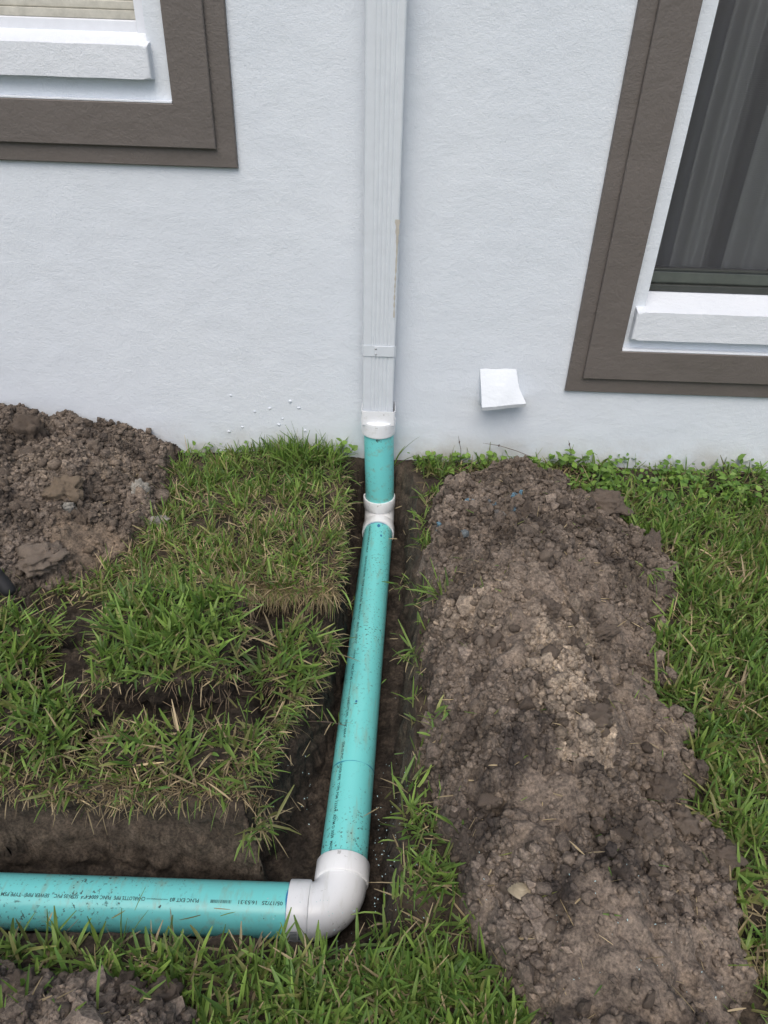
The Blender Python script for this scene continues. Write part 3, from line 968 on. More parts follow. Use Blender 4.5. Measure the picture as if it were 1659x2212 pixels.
for s, a, b_, z in (('05/17/25', .178, .221, .0100), ('16:53:31', .232, .270, .0100), ('PLNC EXT #3', .352, .412, .0100), ('www.charlottepipe.com', .416, .460, .0035),
                 ('CHARLOTTE PIPE', .463, .528, .0100), ('PLNC 6004-4"', .534, .590, .0100), ('SDR-35 PVC', .602, .652, .0100), ('SEWER PIPE', .662, .712, .0100), ('TYPE PSM', .720, .762, .0100), ('12364 ASTM D 3034', .770, .86, .0100)):
    print_on(cross, s, a, b_, z, on_cross)
for s, a, b_, z in (('CHARLOTTE PIPE PLNC 6004-4"', .178, .34, .0102), ('SDR-35 PVC SEWER PIPE', .36, .475, .0102), ('TYPE PSM 12364 ASTM D 3034', .485, .60, .0102), ('MADE IN U.S.A.', .61, .682, .0102),
                 ('05/17/25', .696, .737, .0102), ('16:53:17', .748, .786, .0102), ('PLNC EXT #3', .870, .93, .0102), ('www.charlottepipe.com', .935, .985, .004),
                 ('CHARLOTTE PIPE', .992, 1.060, .0102), ('PLNC 6004-4"', 1.072, 1.13, .0102), ('SDR-35 PVC', 1.142, 1.195, .0102), ('SEWER PIPE', 1.205, 1.255, .0102), ('TYPE PSM', 1.262, 1.305, .0102), ('12364', 1.312, 1.338, .0102), ('ASTM D 3034', 1.346, 1.405, .0102), ('MADE', 1.412, 1.437, .0102)):
    print_on(longp, s, a, b_, z, on_long)
def barcode(parent, a, b_, hgt, fn):
    vs = []; fs = []; u = a
    r_ = random.Random(3)
    while u < b_:
        wd = r_.choice((.0005, .0005, .001, .0015))
        i = len(vs)
        vs += [tuple(Vector(fn(u, -hgt / 2)) - O), tuple(Vector(fn(u + wd, -hgt / 2)) - O), tuple(Vector(fn(u + wd, hgt / 2)) - O), tuple(Vector(fn(u, hgt / 2)) - O)]
        fs.append((i, i + 1, i + 2, i + 3)); u += wd + r_.choice((.0005, .001, .0012))
    link('barcode', pydata('barcode', vs, fs, False), M['ink'], parent)
barcode(cross, .285, .326, .006, on_cross); barcode(longp, .815, .848, .006, on_long)
# sticker on the near elbow hub
def sticker():
    s = A2 + d23 * .062; vs = []; fs = []; n = 8
    for i in range(n + 1):
        p = R(62) + R(26) * i / n
        for x in (.010, .036):
            vs.append(tuple(s + d23 * x + Vector((0, -.0608 * math.sin(p), .0608 * math.cos(p))) - O))
        if i: fs.append((2 * i - 2, 2 * i - 1, 2 * i + 1, 2 * i))
    st = L(pydata('sticker', vs, fs), 'sticker', M['sticker'], el2)
    vs = []; fs = []
    for j in range(6):
        p0 = R(65) + R(20) * j / 6
        for q in ((.012, .017), (.019, .034)):
            i = len(vs)
            for p, x in ((p0, q[0]), (p0, q[1]), (p0 + R(1.6 if q[0] > .015 else 2.6), q[1]), (p0 + R(1.6 if q[0] > .015 else 2.6), q[0])):
                vs.append(tuple(s + d23 * x + Vector((0, -.0612 * math.sin(p), .0612 * math.cos(p))) - O))
            fs.append((i, i + 1, i + 2, i + 3))
    L(pydata('sticker_print', vs, fs), 'sticker_print', M['ink'], el2)
sticker()

# ------------------------------------------------------------------ soil heaps
def soil_tint(x, y, seed, pale=(), dark=(), mid=BROWN):
    n = sstep(-.45, .5, fbm(x, y, .16, 4, seed))
    c = L3((.100, .083, .069), (.174, .145, .121), n)
    d = sstep(.12, .5, fbm(x, y, .10, 4, seed + 3))
    c = L3b(c, (.040, .032, .026), d * .65)
    g = sstep(.25, .6, fbm(x, y, .035, 3, seed + 6))
    c = L3b(c, (.19, .155, .122), g * .45)
    for cx, cy, a, b, k in pale:
        q = sstep(1.2, .3, np.sqrt(((x - cx) / a) ** 2 + ((y - cy) / b) ** 2) + fbm(x, y, .05, 4, seed + 9) * .8)
        c = L3b(c, (.36, .30, .235), q * k)
    for cx, cy, a, b, k in dark:
        q = sstep(1.2, .3, np.sqrt(((x - cx) / a) ** 2 + ((y - cy) / b) ** 2) + fbm(x, y, .05, 4, seed + 12) * .7)
        c = L3b(c, (.030, .026, .025), q * k)
    return c
def L3b(c, b, t):
    return c * (1 - t[..., None]) + np.asarray(b) * t[..., None]

PALE_R = [(.40, -1.13, .10, .12, .75), (.42, -1.30, .10, .10, .75), (.22, -.98, .09, .07, .55), (.45, -1.38, .07, .06, .8), (.50, -1.05, .05, .12, .55), (.36, -.95, .13, .12, .25), (.60, -1.2, .12, .15, .18)]
DARK_R = [(.52, -.80, .10, .07, .8), (.44, -.62, .06, .06, .7), (.30, -1.42, .06, .05, .8), (.42, -1.66, .16, .06, .75), (.17, -1.52, .06, .10, .6), (.50, -1.22, .05, .04, .8), (.62, -.72, .06, .05, .7), (.33, -1.35, .08, .03, .6), (.46, -1.44, .05, .04, .6)]
BLUE = [[(.16, -.50), (.19, -.525), (.205, -.55), (.235, -.585)], [(.262, -.40), (.30, -.43), (.345, -.49), (.378, -.54), (.40, -.52)], [(.35, -.555), (.385, -.535)], [(.25, -.60), (.262, -.595)], [(.40, -.47), (.43, -.45)]]
def col_r(x, y, z):
    c = soil_tint(x, y, 500, PALE_R, DARK_R)
    sm = smooth_patch(x, y)
    c = L3b(c, (.182, .149, .121), sm * .65)
    best = np.full(x.shape, 9.0)
    for pl in BLUE:
        for (ax, ay), (bx_, by_) in zip(pl[:-1], pl[1:]):
            t = np.clip(((x - ax) * (bx_ - ax) + (y - ay) * (by_ - ay)) / ((bx_ - ax) ** 2 + (by_ - ay) ** 2), 0, 1)
            best = np.minimum(best, np.hypot(x - ax - t * (bx_ - ax), y - ay - t * (by_ - ay)))
    q = sstep(.0085, .004, best + np.abs(fbm(x, y, .02, 2, 730)) * .005) * sstep(-.3, -.05, fbm(x, y, .03, 3, 733))
    return L3b(c, (.11, .26, .37), q * .75)
def col_l(x, y, z):
    c = soil_tint(x, y, 600, [(-1.1, -.35, .12, .1, .2), (-.9, -.25, .1, .08, .25)], [(-1.0, -.16, .1, .05, .5)])
    sm = sstep(1.2, .7, np.sqrt(((x + .86) / .12) ** 2 + ((y + .63) / .10) ** 2))
    return L3b(c, (.175, .136, .101), sm * .7)
def col_f(x, y, z):
    return soil_tint(x, y, 650, [], [(-.35, -1.8, .1, .05, .4)]) * 1.12

ICO = {}
def ico(sub):
    if sub not in ICO:
        bm = bmesh.new(); bmesh.ops.create_icosphere(bm, subdivisions=sub, radius=1.0)
        v = np.array([p.co[:] for p in bm.verts]); f = np.array([[q.index for q in p.verts] for p in bm.faces])
        bm.free(); ICO[sub] = (v, f)
    return ICO[sub]
def noise3(v, s, seed):
    return (perlin(v[:, 0] * s + 3.1, v[:, 1] * s, seed) + perlin(v[:, 1] * s, v[:, 2] * s + 5.7, seed + 1) + perlin(v[:, 2] * s, v[:, 0] * s - 2.2, seed + 2)) / 1.7
def clod_mesh(i, sub=2, rough=.35, flat=.75, facet=3):
    v, f = ico(sub); v = v.copy()
    r_ = np.random.default_rng(900 + i)
    for k in range(facet + (r_.integers(0, 4) if sub < 3 else 0)):           # broken faces
        n = r_.normal(size=3); n /= np.linalg.norm(n); d = r_.uniform(.45, .8) if sub < 3 else r_.uniform(.7, .9)
        s = v @ n; v -= np.outer(np.maximum(0, s - d), n) * .9
    nn = v / np.linalg.norm(v, axis=1)[:, None]
    v = v + nn * (noise3(nn, 1.6, 910 + 7 * i) * rough + noise3(nn, 4.2, 1300 + 7 * i) * rough * .6 + (noise3(nn, 9.0, 1700 + 7 * i) * rough * .38 + noise3(nn, 19.0, 2100 + 7 * i) * rough * .2 if sub > 2 else 0))[:, None]
    v *= np.array([r_.uniform(.8, 1.25), r_.uniform(.8, 1.25), flat * r_.uniform(.75, 1.15)])
    me = np_mesh('clod', v, f, smooth=True)
    return me
CLODS = [clod_mesh(i) for i in range(14)]
for c_ in CLODS: c_.materials.append(M['clod'])
BIG = [clod_mesh(40 + i, 4, .50, .85, 0) for i in range(7)]
for c_ in BIG: c_.materials.append(M['clod'])

def crumbs(name, parent, hf, pts, sizes, cols, sub=1):
    b, fb = ico(sub)
    n = len(pts)
    jit = 1 + rng.uniform(-.28, .28, (n, len(b)))
    sc = sizes[:, None] * rng.uniform(.7, 1.25, (n, 3))
    V = b[None] * jit[..., None] * sc[:, None, :]
    a = rng.uniform(0, 6.283, n); ca, sa = np.cos(a)[:, None], np.sin(a)[:, None]
    Vx = V[..., 0] * ca - V[..., 1] * sa; Vy = V[..., 0] * sa + V[..., 1] * ca
    V = np.stack([Vx, Vy, V[..., 2]], -1) + pts[:, None, :]
    F = (fb[None] + (np.arange(n) * len(b))[:, None, None]).reshape(-1, 3)
    o = link(name, np_mesh(name, V.reshape(-1, 3), F, np.repeat(cols, len(b), 0), smooth=(sub > 1)), M['crumb'], parent)
    o['kind'] = 'stuff'
    return o

def make_heap(label, hf, cf, x0, x1, y0, y1, st, nclod, csize, nbig, ncrumb, dens, boost=1.0):
    cx, cy = (x0 + x1) / 2, (y0 + y1) / 2
    root = tag(empty('soil_heap', (0, 0, 0)), label, 'soil heap', 'spoil heaps beside the trench')
    me = grid_mesh('soil_mass', x0, x1, y0, y1, st, hf, cf, keep=lambda X, Y, Z: (Z > ground_h(X, Y, False) - .02) & (Z > -.024), jitter=.004)
    link('soil_mass', me, M['soil'], root)
    def scatter(n, margin):
        out = []
        while len(out) < n:
            x = rng.uniform(x0, x1, 4000); y = rng.uniform(y0, y1, 4000)
            h = hf(x, y, False)
            ok = (h > .004 + margin) & (rng.uniform(0, 1, 4000) < dens(x, y)) & (y < -.01)
            out += list(zip(x[ok], y[ok]))
        return np.array(out[:n])
    p = scatter(nclod, 0.0); z = hf(p[:, 0], p[:, 1])
    for i in range(nclod):
        s = csize * min(1.7, float(np.exp(rng.normal(0, .38))))
        o = link('clod', CLODS[i % len(CLODS)], None, root)
        o.location = (p[i, 0], p[i, 1], z[i] + s * .12); o.scale = (s, s, s)
        o.rotation_euler = (rng.normal(0, .5), rng.normal(0, .5), rng.uniform(0, 6.28))
    ns = ncrumb // 9
    p = scatter(ns, -.004); z = hf(p[:, 0], p[:, 1])
    sz = csize * .55 * np.exp(rng.normal(0, .35, ns))
    cols = (cf(p[:, 0], p[:, 1], z) * .6 + np.array((.128, .103, .082)) * .4) * rng.uniform(.75, 1.2, ns)[:, None]
    crumbs('small_clods', root, hf, np.stack([p[:, 0], p[:, 1], z + sz * .3], -1), sz, cols, 2)
    p = scatter(ncrumb, -.006); z = hf(p[:, 0], p[:, 1])
    sz = .0041 * np.exp(rng.normal(0, .5, ncrumb))
    cols = cf(p[:, 0], p[:, 1], z) * rng.uniform(.7, 1.25, ncrumb)[:, None]
    crumbs('crumbs', root, hf, np.stack([p[:, 0], p[:, 1], z + sz * .4], -1), sz, cols)
    return root
def d_r(x, y):
    return (0.25 + .75 * sstep(-.1, .35, fbm(x, y, .17, 2, 77))) * (1 - .88 * smooth_patch(x, y))
hr = make_heap('long brown spoil heap right of the trench with pale sandy patches', heap_r, col_r, .02, 1.05, -2.4, -.08, .0035, 290, .0115, 0, 19000, d_r)
hl = make_heap('tall cloddy brown spoil heap at the left against the wall', heap_l, col_l, -2.3, -.66, -1.0, 0.0, .0042, 280, .0135, 0, 12500, lambda x, y: np.where(x > -1.5, .9, .15) * (1 - .9 * sstep(1.2, .7, np.sqrt(((x + .86) / .11) ** 2 + ((y + .63) / .09) ** 2))))
hf_ = make_heap('small crumbly soil heap in the bottom left corner', heap_f, col_f, -1.5, -.08, -2.3, -1.68, .0035, 200, .0092, 0, 7500, lambda x, y: np.where((y > -1.95) & (x > -.85), 1.0, .12))

def big_clod(root, i, x, y, s, hf, rz, m=None, flat=(1, 1, 1), lift=.25, tilt=(0, 0), lab=None):
    me = BIG[i % len(BIG)]
    if m is not None:
        me = me.copy(); me.materials.clear(); me.materials.append(m)
    o = link('clod', me, None, root)
    z = float(hf(np.array([x]), np.array([y]), False)[0])
    o.location = (x, y, z + s * lift); o.scale = (s * flat[0], s * flat[1], s * flat[2]); o.rotation_euler = (tilt[0], tilt[1], rz)
    if lab: o['label'] = lab
    return o
for i, (x, y, s, rz, fl) in enumerate([(-1.205, -.19, .056, .3, (1.0, .8, 1.5)), (-1.25, -.17, .03, 1, (1, 1, 1)), (-1.06, -.12, .022, 2.0, (1.2, .7, .9)), (-1.17, -.30, .045, .8, (1.5, .8, .6)), (-.99, -.20, .045, 2.2, (.8, .8, 1.1)), (-.97, -.735, .060, .5, (1.1, .9, .7)), (-1.15, -.42, .034, .9, (1, 1, .8)), (-.90, -.52, .04, 1.7, (1.2, .8, .6)), (-.865, -.47, .036, .4, (1.1, 1, .6)), (-1.08, -.55, .04, 2.9, (1.4, .7, .6)), (-.95, -.30, .03, 0, (1, 1, .8)), (-.82, -.16, .03, 1, (1.2, .8, .7)), (-1.3, -.4, .05, 1, (1, 1, .7)), (-1.13, -.68, .035, 1, (1, 1, .7)), (-.87, -.40, .03, 2.4, (1, .8, .8)), (-1.02, -.66, .028, .2, (1.2, 1, .7))]):
    big_clod(hl, i, x, y, s * (.95 if i in (0, 5) else .72), heap_l, rz, None, fl)
for i, (x, y, s, rz, fl) in enumerate([(.735, -.33, .060, .2, (1.15, .9, .75)), (.83, -.56, .040, 1.2, (1.3, .8, .7)), (.44, -1.34, .032, .3, (1.3, .8, 1.0)), (.48, -1.24, .028, 2.1, (1, .9, 1.0)), (.60, -1.40, .030, 1.1, (1.2, .8, 1.0)), (.63, -1.47, .027, .1, (1, 1, 1.0)), (.50, -1.56, .022, .7, (1.2, .8, .9)), (.69, -1.53, .026, .3, (1.2, .9, .9)), (.57, -.98, .025, .3, (1.2, .9, 1)), (.23, -1.20, .016, 1.4, (1.2, 1, .9)), (.41, -1.02, .022, .5, (1, 1, 1)), (.46, -1.09, .024, 1.5, (1.2, .9, .9))]):
    big_clod(hr, i + 2, x, y, s, heap_r, rz, None, fl, .45)
for i, (x, y, s, rz, fl) in enumerate([(-.33, -1.80, .030, .2, (1.1, .9, .9)), (-.41, -1.79, .024, 1.2, (1.3, .8, .9)), (-.56, -1.81, .034, .6, (1.3, .8, .6)), (-.25, -1.83, .02, .4, (1, 1, .8))]):
    big_clod(hf_, i + 4, x, y, s * .8, heap_f, rz, None, fl)

# loose pale stones and the shell lying on the heaps
def stone(label, i, x, y, s, hf, rz, m, fl, tilt=(0, 0), lift=.3):
    o = big_clod(None, i, x, y, s, hf, rz, m, fl, lift, tilt)
    o.name = 'stone'
    return tag(o, label, 'stone', 'loose stones on the left heap')
stone('square brown stone block half buried in the left soil heap', 1, -.985, -.475, .048, heap_l, .2, M['brownrock'], (1.0, .8, .85), (.5, 0), .45)
stone('grey white stone chip just below the square brown block', 2, -.965, -.525, .028, heap_l, .9, M['rock'], (1.1, .7, .7), (.4, .2), .35)
stone('upright pale stone at the right foot of the left soil heap', 3, -.80, -.36, .036, heap_l, .5, M['rock'], (.6, .55, 1.35), (0, .15), .55)
stone('small pale stone lying in the grass beside the left heap', 5, -.715, -.46, .022, top_h, .5, M['rock'], (1.3, .8, .8), (0, 0), .8)
def shell():
    nu, nv = 20, 14; v = []; f = []
    for i in range(nu + 1):
        a = math.pi * i / nu
        for k in range(nv + 1):
            t = k / nv
            r = .021 * t * (1 - .12 * math.sin(a * 2) ** 2)
            rib = 1 + .05 * math.sin(t * 38)
            v.append((r * math.cos(a) * 1.15, r * math.sin(a) * 1.1, .0125 * (1 - t ** 2.2) * rib + .0008 * math.sin(t * 38)))
    for i in range(nu):
        for k in range(nv):
            f.append((i * (nv + 1) + k, i * (nv + 1) + k + 1, (i + 1) * (nv + 1) + k + 1, (i + 1) * (nv + 1) + k))
    o = link('clam_shell', pydata('clam_shell', v, f), M['shell'])
    x, y = .265, -1.655
    o.location = (x, y, float(heap_r(np.array([x]), np.array([y]))[0]) + .006); o.rotation_euler = (R(28), R(5), R(170)); o.scale = (1, 1, 1.3)
    tag(o, 'ribbed tan clam shell lying on the right soil heap', 'shell')
shell()

# black pole leaning from the grass to the wall
def pole():
    a = Vector((-.965, -.905, .085)); d = Vector((-.62, .42, .66)).normalized(); Lp = 1.62
    prof = [(0, .004), (.002, .012), (.008, .0165), (.02, .0185), (.05, .0175), (.10, .0150), (.2, .0145), (Lp - .01, .0145), (Lp, .004)]
    v, f = sweep([d * p[0] for p in prof], [p[1] for p in prof], 20)
    o = link('pole', pydata('pole', v, f), M['black']); o.location = a
    tag(o, 'black pole with rounded foot at the left edge below the soil heap', 'pole')
pole()

# ------------------------------------------------------------------ grass blades
G_FRESH = np.array((.230, .345, .080)); G_DEEP = np.array((.090, .180, .042)); G_YEL = np.array((.31, .32, .11)); G_STRAW = np.array((.46, .37, .23)); G_OLIVE = np.array((.16, .185, .07))
def blade_colors(n, straw=.12, yel=.12, patch=None):
    t = rng.uniform(0, 1, n)[:, None]
    c = G_DEEP * (1 - t) + G_FRESH * t
    u = rng.uniform(0, 1, n)
    yel = yel * .7
    c[u < yel] = (G_OLIVE * .5 + G_YEL * .5) * rng.uniform(.7, 1.2, (int((u < yel).sum()), 1))
    s = u > 1 - (straw if patch is None else straw * patch)
    c[s] = G_STRAW * rng.uniform(.55, 1.25, (int(s.sum()), 1))
    return c * rng.uniform(.8, 1.2, (n, 1)), s
def blades(root, az, lean, ln, wd, bend, col, rows=3, strawbase=.5):
    """ribbon blades; root (n,3); lean from vertical at the base, extra bend along the blade"""
    n = len(root)
    ts = np.linspace(0, 1, rows + 1)
    wprof = np.interp(ts, [0, .3, .75, 1], [.65, 1, .85, .28])
    dirx, diry = np.cos(az), np.sin(az)
    V = np.zeros((n, rows + 1, 3, 3)); pos = root.astype(float).copy()
    side = np.stack([-diry, dirx, np.zeros(n)], -1)
    tw = rng.normal(0, .55, n)
    colv = np.zeros((n, rows + 1, 3, 3))
    basec = G_STRAW * .62
    for k, t in enumerate(ts):
        th = lean + bend * t
        if k:
            step = ln / rows
            pos = pos + np.stack([np.sin(th) * dirx, np.sin(th) * diry, np.cos(th)], -1) * step[:, None]
        nrm = np.stack([-np.cos(th) * dirx, -np.cos(th) * diry, np.sin(th)], -1)
        s2 = side * np.cos(tw)[:, None] + nrm * np.sin(tw)[:, None]
        n2 = nrm * np.cos(tw)[:, None] - side * np.sin(tw)[:, None]
        w_ = (wd * wprof[k])[:, None] * .5
        V[:, k, 0] = pos - s2 * w_ + n2 * w_ * .35; V[:, k, 1] = pos; V[:, k, 2] = pos + s2 * w_ + n2 * w_ * .35
        mixb = strawbase * max(0, 1 - t / .35)
        cc = col * (1 - mixb) + basec * mixb
        colv[:, k] = cc[:, None, :] * np.array([1.0, .86, 1.0])[None, :, None]
    q = []
    for k in range(rows):
        a = k * 3
        q += [(a, a + 1, a + 4, a + 3), (a + 1, a + 2, a + 5, a + 4)]
    q = np.array(q); per = (rows + 1) * 3
    F = (q[None] + (np.arange(n) * per)[:, None, None]).reshape(-1, 4)
    return V.reshape(-1, 3), F, colv.reshape(-1, 3)
def merge(parts):
    vs, fs, cs = [], [], []; o = 0
    for v, f, c in parts:
        vs.append(v); fs.append(f + o); cs.append(c); o += len(v)
    return np.concatenate(vs), np.concatenate(fs), np.concatenate(cs)

def tufts(cx, cy, cz, per=6, ln=(.045, .095), wd=(.0045, .0100), lean=(.15, 1.15), straw=.1, yel=.12, spread=.024, hang=None, patch=None):
    wd = (wd[0] * .72, wd[1] * .92)
    """fans of blades round tuft centres"""
    n = len(cx)
    k = np.maximum(1, rng.poisson(per, n)); idx = np.repeat(np.arange(n), k); m_ = len(idx)
    az = rng.uniform(0, 2 * np.pi, m_)
    main = rng.uniform(0, 2 * np.pi, n)
    az = np.where(rng.uniform(0, 1, m_) < .45, main[idx] + rng.normal(0, .6, m_), az); ro = rng.uniform(0, 2 * np.pi, m_)
    x = cx[idx] + np.cos(ro) * rng.uniform(0, spread, m_); y = np.minimum(cy[idx] + np.sin(ro) * rng.uniform(0, spread, m_), np.maximum(cy[idx], -.005) if hang is None else 9)
    root = np.stack([x, y, cz[idx] - .004], -1)
    le = rng.uniform(lean[0], lean[1], m_); be = rng.normal(.3, .45, m_)
    L_ = rng.uniform(ln[0], ln[1], m_) * rng.choice([1, 1, .8, .55, 1.25], m_); W_ = rng.uniform(wd[0], wd[1], m_)
    pt = None if patch is None else patch[idx]
    col, isst = blade_colors(m_, straw, yel, pt)
    tone = rng.normal(1, .2, n)[idx][:, None]
    col = col * np.clip(tone, .5, 1.5)
    W_ = np.where(isst, W_ * .6, W_); le = np.where(isst, le + .35, le)
    if hang is not None:
        hx, hy, hs = hang
        az = np.where(rng.uniform(0, 1, m_) < hs, np.arctan2(hy, hx) + rng.normal(0, .6, m_), az); be = be + hs * rng.uniform(.3, 1.3, m_)
    return blades(root, az, le, L_, W_, be, col)

def grass_obj(name, parts, label=None, parent=None, group=None):
    v, f, c = merge(parts)
    o = link(name, np_mesh(name, v, f, c, smooth=True), M['grass'], parent)
    o['kind'] = 'stuff'
    if label: tag(o, label, 'grass', group)
    return o

def sample(n, x0, x1, y0, y1, dens):
    x = rng.uniform(x0, x1, n); y = rng.uniform(y0, y1, n)
    ok = rng.uniform(0, 1, n) < dens(x, y)
    return x[ok], y[ok]
def clump(x, y, seed, lo=.35):
    return lo + (1 - lo) * sstep(-.3, .3, fbm(x, y, .07, 3, seed))

# --- right lawn
def den_right(x, y):
    xr = poly(y, RH_R) + fbm(x, y, 0.14, 3, 40) * 0.042 + fbm(x, y, .12, 3, 44) * .05
    e = sstep(-.03, .02, x - xr)
    e = np.where(y > -.14, np.maximum(e, .45 * sstep(.10, .16, x)), e)
    weeds = sstep(-.28, -.18, y) * sstep(.58, .7, x)
    return e * clump(x, y, 800, .5) * (1 - .70 * weeds) * np.where(x > 1.55, .35, 1.0)
x, y = sample(18500, .1, 2.0, -2.2, -.004, den_right)
patch = 1 + 3.5 * sstep(.25, .6, fbm(x, y, .16, 2, 820)); yl = sstep(.9, 1.1, x)
parts = [tufts(x, y, top_h(x, y, False) + .004, 4.2, (.035, .085), (.0045, .0100), straw=.15, yel=.2, patch=patch)]
x, y = sample(2600, .6, 1.6, -2.0, -.2, lambda a, b: den_right(a, b) * sstep(.15, .5, fbm(a, b, .16, 2, 820)))
parts.append(tufts(x, y, top_h(x, y, False) + .006, 3, (.03, .07), (.002, .004), (.9, 1.5), straw=.9, yel=.05))
grass_obj('lawn_grass', parts, 'broad bladed green lawn grass right of the long soil heap')

# --- strip along the right lip of the trench and the front strip
def den_lip(x, y):
    xr = poly(y, TR_R); xl2 = poly(y, RH_L) + fbm(x, y, 0.14, 3, 40) * 0.03
    inside = sstep(-.012, .012, x - xr) * sstep(.03, -.01, x - xl2)
    wide = .32 + .68 * sstep(-1.25, -1.5, y)
    return inside * wide * clump(x, y, 830, .3) * (y < -.2)
def den_front(x, y):
    t = np.interp(x, [p[0] for p in FH_T], [p[1] for p in FH_T])
    xl2 = poly(y, RH_L) + fbm(x, y, 0.14, 3, 40) * 0.03
    e = sstep(-1.70, -1.74, y) * sstep(.03, -.015, x - xl2)
    inheap = sstep(.0, .03, t - y) * (x < -.13)
    return e * (1 - .93 * inheap) * clump(x, y, 840, .45) * np.where((x < -.9) | (y < -2.05), .3, 1)
x, y = sample(4200, .0, .36, -2.2, -.18, den_lip)
parts = [tufts(x, y, top_h(x, y, False) + .002, 4.0, (.03, .07), (.004, .0075), straw=.18, yel=.14)]
x, y = sample(12500, -1.5, .38, -2.25, -1.66, den_front)
parts.append(tufts(x, y, top_h(x, y, False) + .002, 3.6, (.03, .075), (.005, .0095), straw=.2, yel=.14))
grass_obj('lawn_grass', parts, 'green grass strip along the near and right lips of the trench')

# --- intact lawn behind the stacked sods, left of the trench
def den_back(x, y):
    xb = poly(y, LH_B) + fbm(x, y, 0.12, 3, 140) * 0.025; xl = poly(y, TR_L)
    e = sstep(-.02, .03, x - xb) * sstep(.004, -.016, x - xl + .075 * sstep(-.05, .5, fbm(x, y, .1, 3, 855))) * sstep(-.78, -.74, y + .06 * sstep(-.5, -.7, x) + fbm(x, y, .09, 3, 856) * .035)
    bare = sstep(1.1, .6, np.sqrt(((x + .36) / .10) ** 2 + ((y + .37) / .035) ** 2) + fbm(x, y, .06, 3, 857) * .5)
    bare = np.maximum(bare, sstep(1.1, .6, np.sqrt(((x + .56) / .09) ** 2 + ((y + .45) / .06) ** 2) + fbm(x, y, .06, 3, 858) * .6))
    bare = np.maximum(bare, sstep(1.1, .6, np.sqrt(((x + .2) / .05) ** 2 + ((y + .33) / .05) ** 2) + fbm(x, y, .06, 3, 859) * .6))
    return e * clump(x, y, 850, .12) * (1 - .92 * bare)
x, y = sample(6600, -1.2, -.1, -.9, -.004, den_back)
near = sstep(-.1, -.45, y)
parts = [tufts(x, y, top_h(x, y, False) + .004, 4.0, (.03, .075), (.004, .0075), straw=.2, yel=.16, patch=1 + 1.6 * near)]
x, y = sample(330, -.55, -.16, -.11, -.008, lambda a, b: np.exp(-((a + .3) / .13) ** 2))
parts.append(tufts(x, y, top_h(x, y, False) + .01, 2.6, (.05, .11), (.004, .007), (.05, .9), straw=.05, yel=.08))
# straw fringe over the cut edges
t = rng.uniform(0, 1, 190); yy = -.12 - .62 * t; xx = poly(yy, TR_L) - rng.uniform(.0, .025, 190)
parts.append(tufts(xx, yy, top_h(xx, yy, False) + .004, 2.2, (.02, .06), (.0025, .006), (.4, 1.4), straw=.45, yel=.15, hang=(1, 0, .7)))
xx = rng.uniform(-.43, -.13, 260); yy = -.757 + rng.uniform(-.01, .014, 260)
parts.append(tufts(xx, yy, top_h(xx, yy, False) + .006, 2.8, (.04, .085), (.002, .0045), (.7, 1.5), straw=.85, yel=.1, hang=(0, -1, .8)))
grass_obj('lawn_grass', parts, 'patchy uncut lawn between the left soil heap and the trench')

# --- thin worn turf under and between the stacked sods
def den_mid(x, y):
    xl = poly(y, TR_L)
    e = sstep(.0, -.02, x - xl) * sstep(-1.43, -1.40, y) * sstep(-.74, -.78, y) * (1 - sstep(.0, .05, np.minimum(np.minimum(-.75 - y, y + .93), x + .44))) * (1 - .85 * shelf_m(x, y))
    return e * clump(x, y, 860, .02) * (.34 + .36 * sstep(-1.3, -1.38, y)) * (1 - .72 * hollow_m(x, y)) * np.where(x < -1.2, .4, 1)
x, y = sample(6200, -1.5, -.11, -1.44, -.74, den_mid)
z = top_h(x, y, False)
parts = [tufts(x, y, z + .004, 3.6, (.025, .065), (.0035, .0075), (.3, 1.3), straw=.28, yel=.2)]
xx = rng.uniform(-1.3, -.23, 260); yy = -1.412 + rng.uniform(-.012, .022, 260)
parts.append(tufts(xx, yy, top_h(xx, yy, False) + .004, 2.4, (.02, .055), (.002, .005), (.5, 1.6), straw=.7, yel=.1, hang=(0, -1, .55)))
t = rng.uniform(0, 1, 230); yy = -.9 - .5 * t; xx = poly(yy, TR_L) - rng.uniform(-.01, .03, 230)
parts.append(tufts(xx, yy, top_h(xx, yy, False) + .003, 2.4, (.02, .065), (.002, .006), (.6, 1.6), straw=.45, yel=.15, hang=(1, -.2, .6)))
grass_obj('lawn_grass', parts, 'worn straw flecked turf along the edge of the trench under the cut sods')

nm_ = 1500
xx = np.concatenate([rng.uniform(-1.2, -.23, nm_), rng.uniform(-.43, -.12, 600), poly(-.12 - .63 * np.linspace(0, 1, 500), TR_L)])
yy = np.concatenate([-1.405 + rng.normal(0, .014, nm_), -.755 + rng.normal(0, .014, 600), -.12 - .63 * np.linspace(0, 1, 500)])
xx[-500:] += rng.normal(-.012, .014, 500)
nm_ = len(xx); sc_ = np.array((.34, .265, .16)) * rng.uniform(.3, 1.25, (nm_, 1))
o = grass_obj('dead_thatch', [blades(np.stack([xx, yy, top_h(xx, yy, False) + rng.uniform(-.004, .010, nm_)], -1), rng.uniform(0, 6.28, nm_), rng.uniform(.7, 1.9, nm_), rng.uniform(.012, .045, nm_), rng.uniform(.001, .003, nm_), rng.normal(.2, .9, nm_), sc_, 3, 0)])
tag(o, 'matted dead straw along the cut edges of the trench', 'straw', kind='stuff')

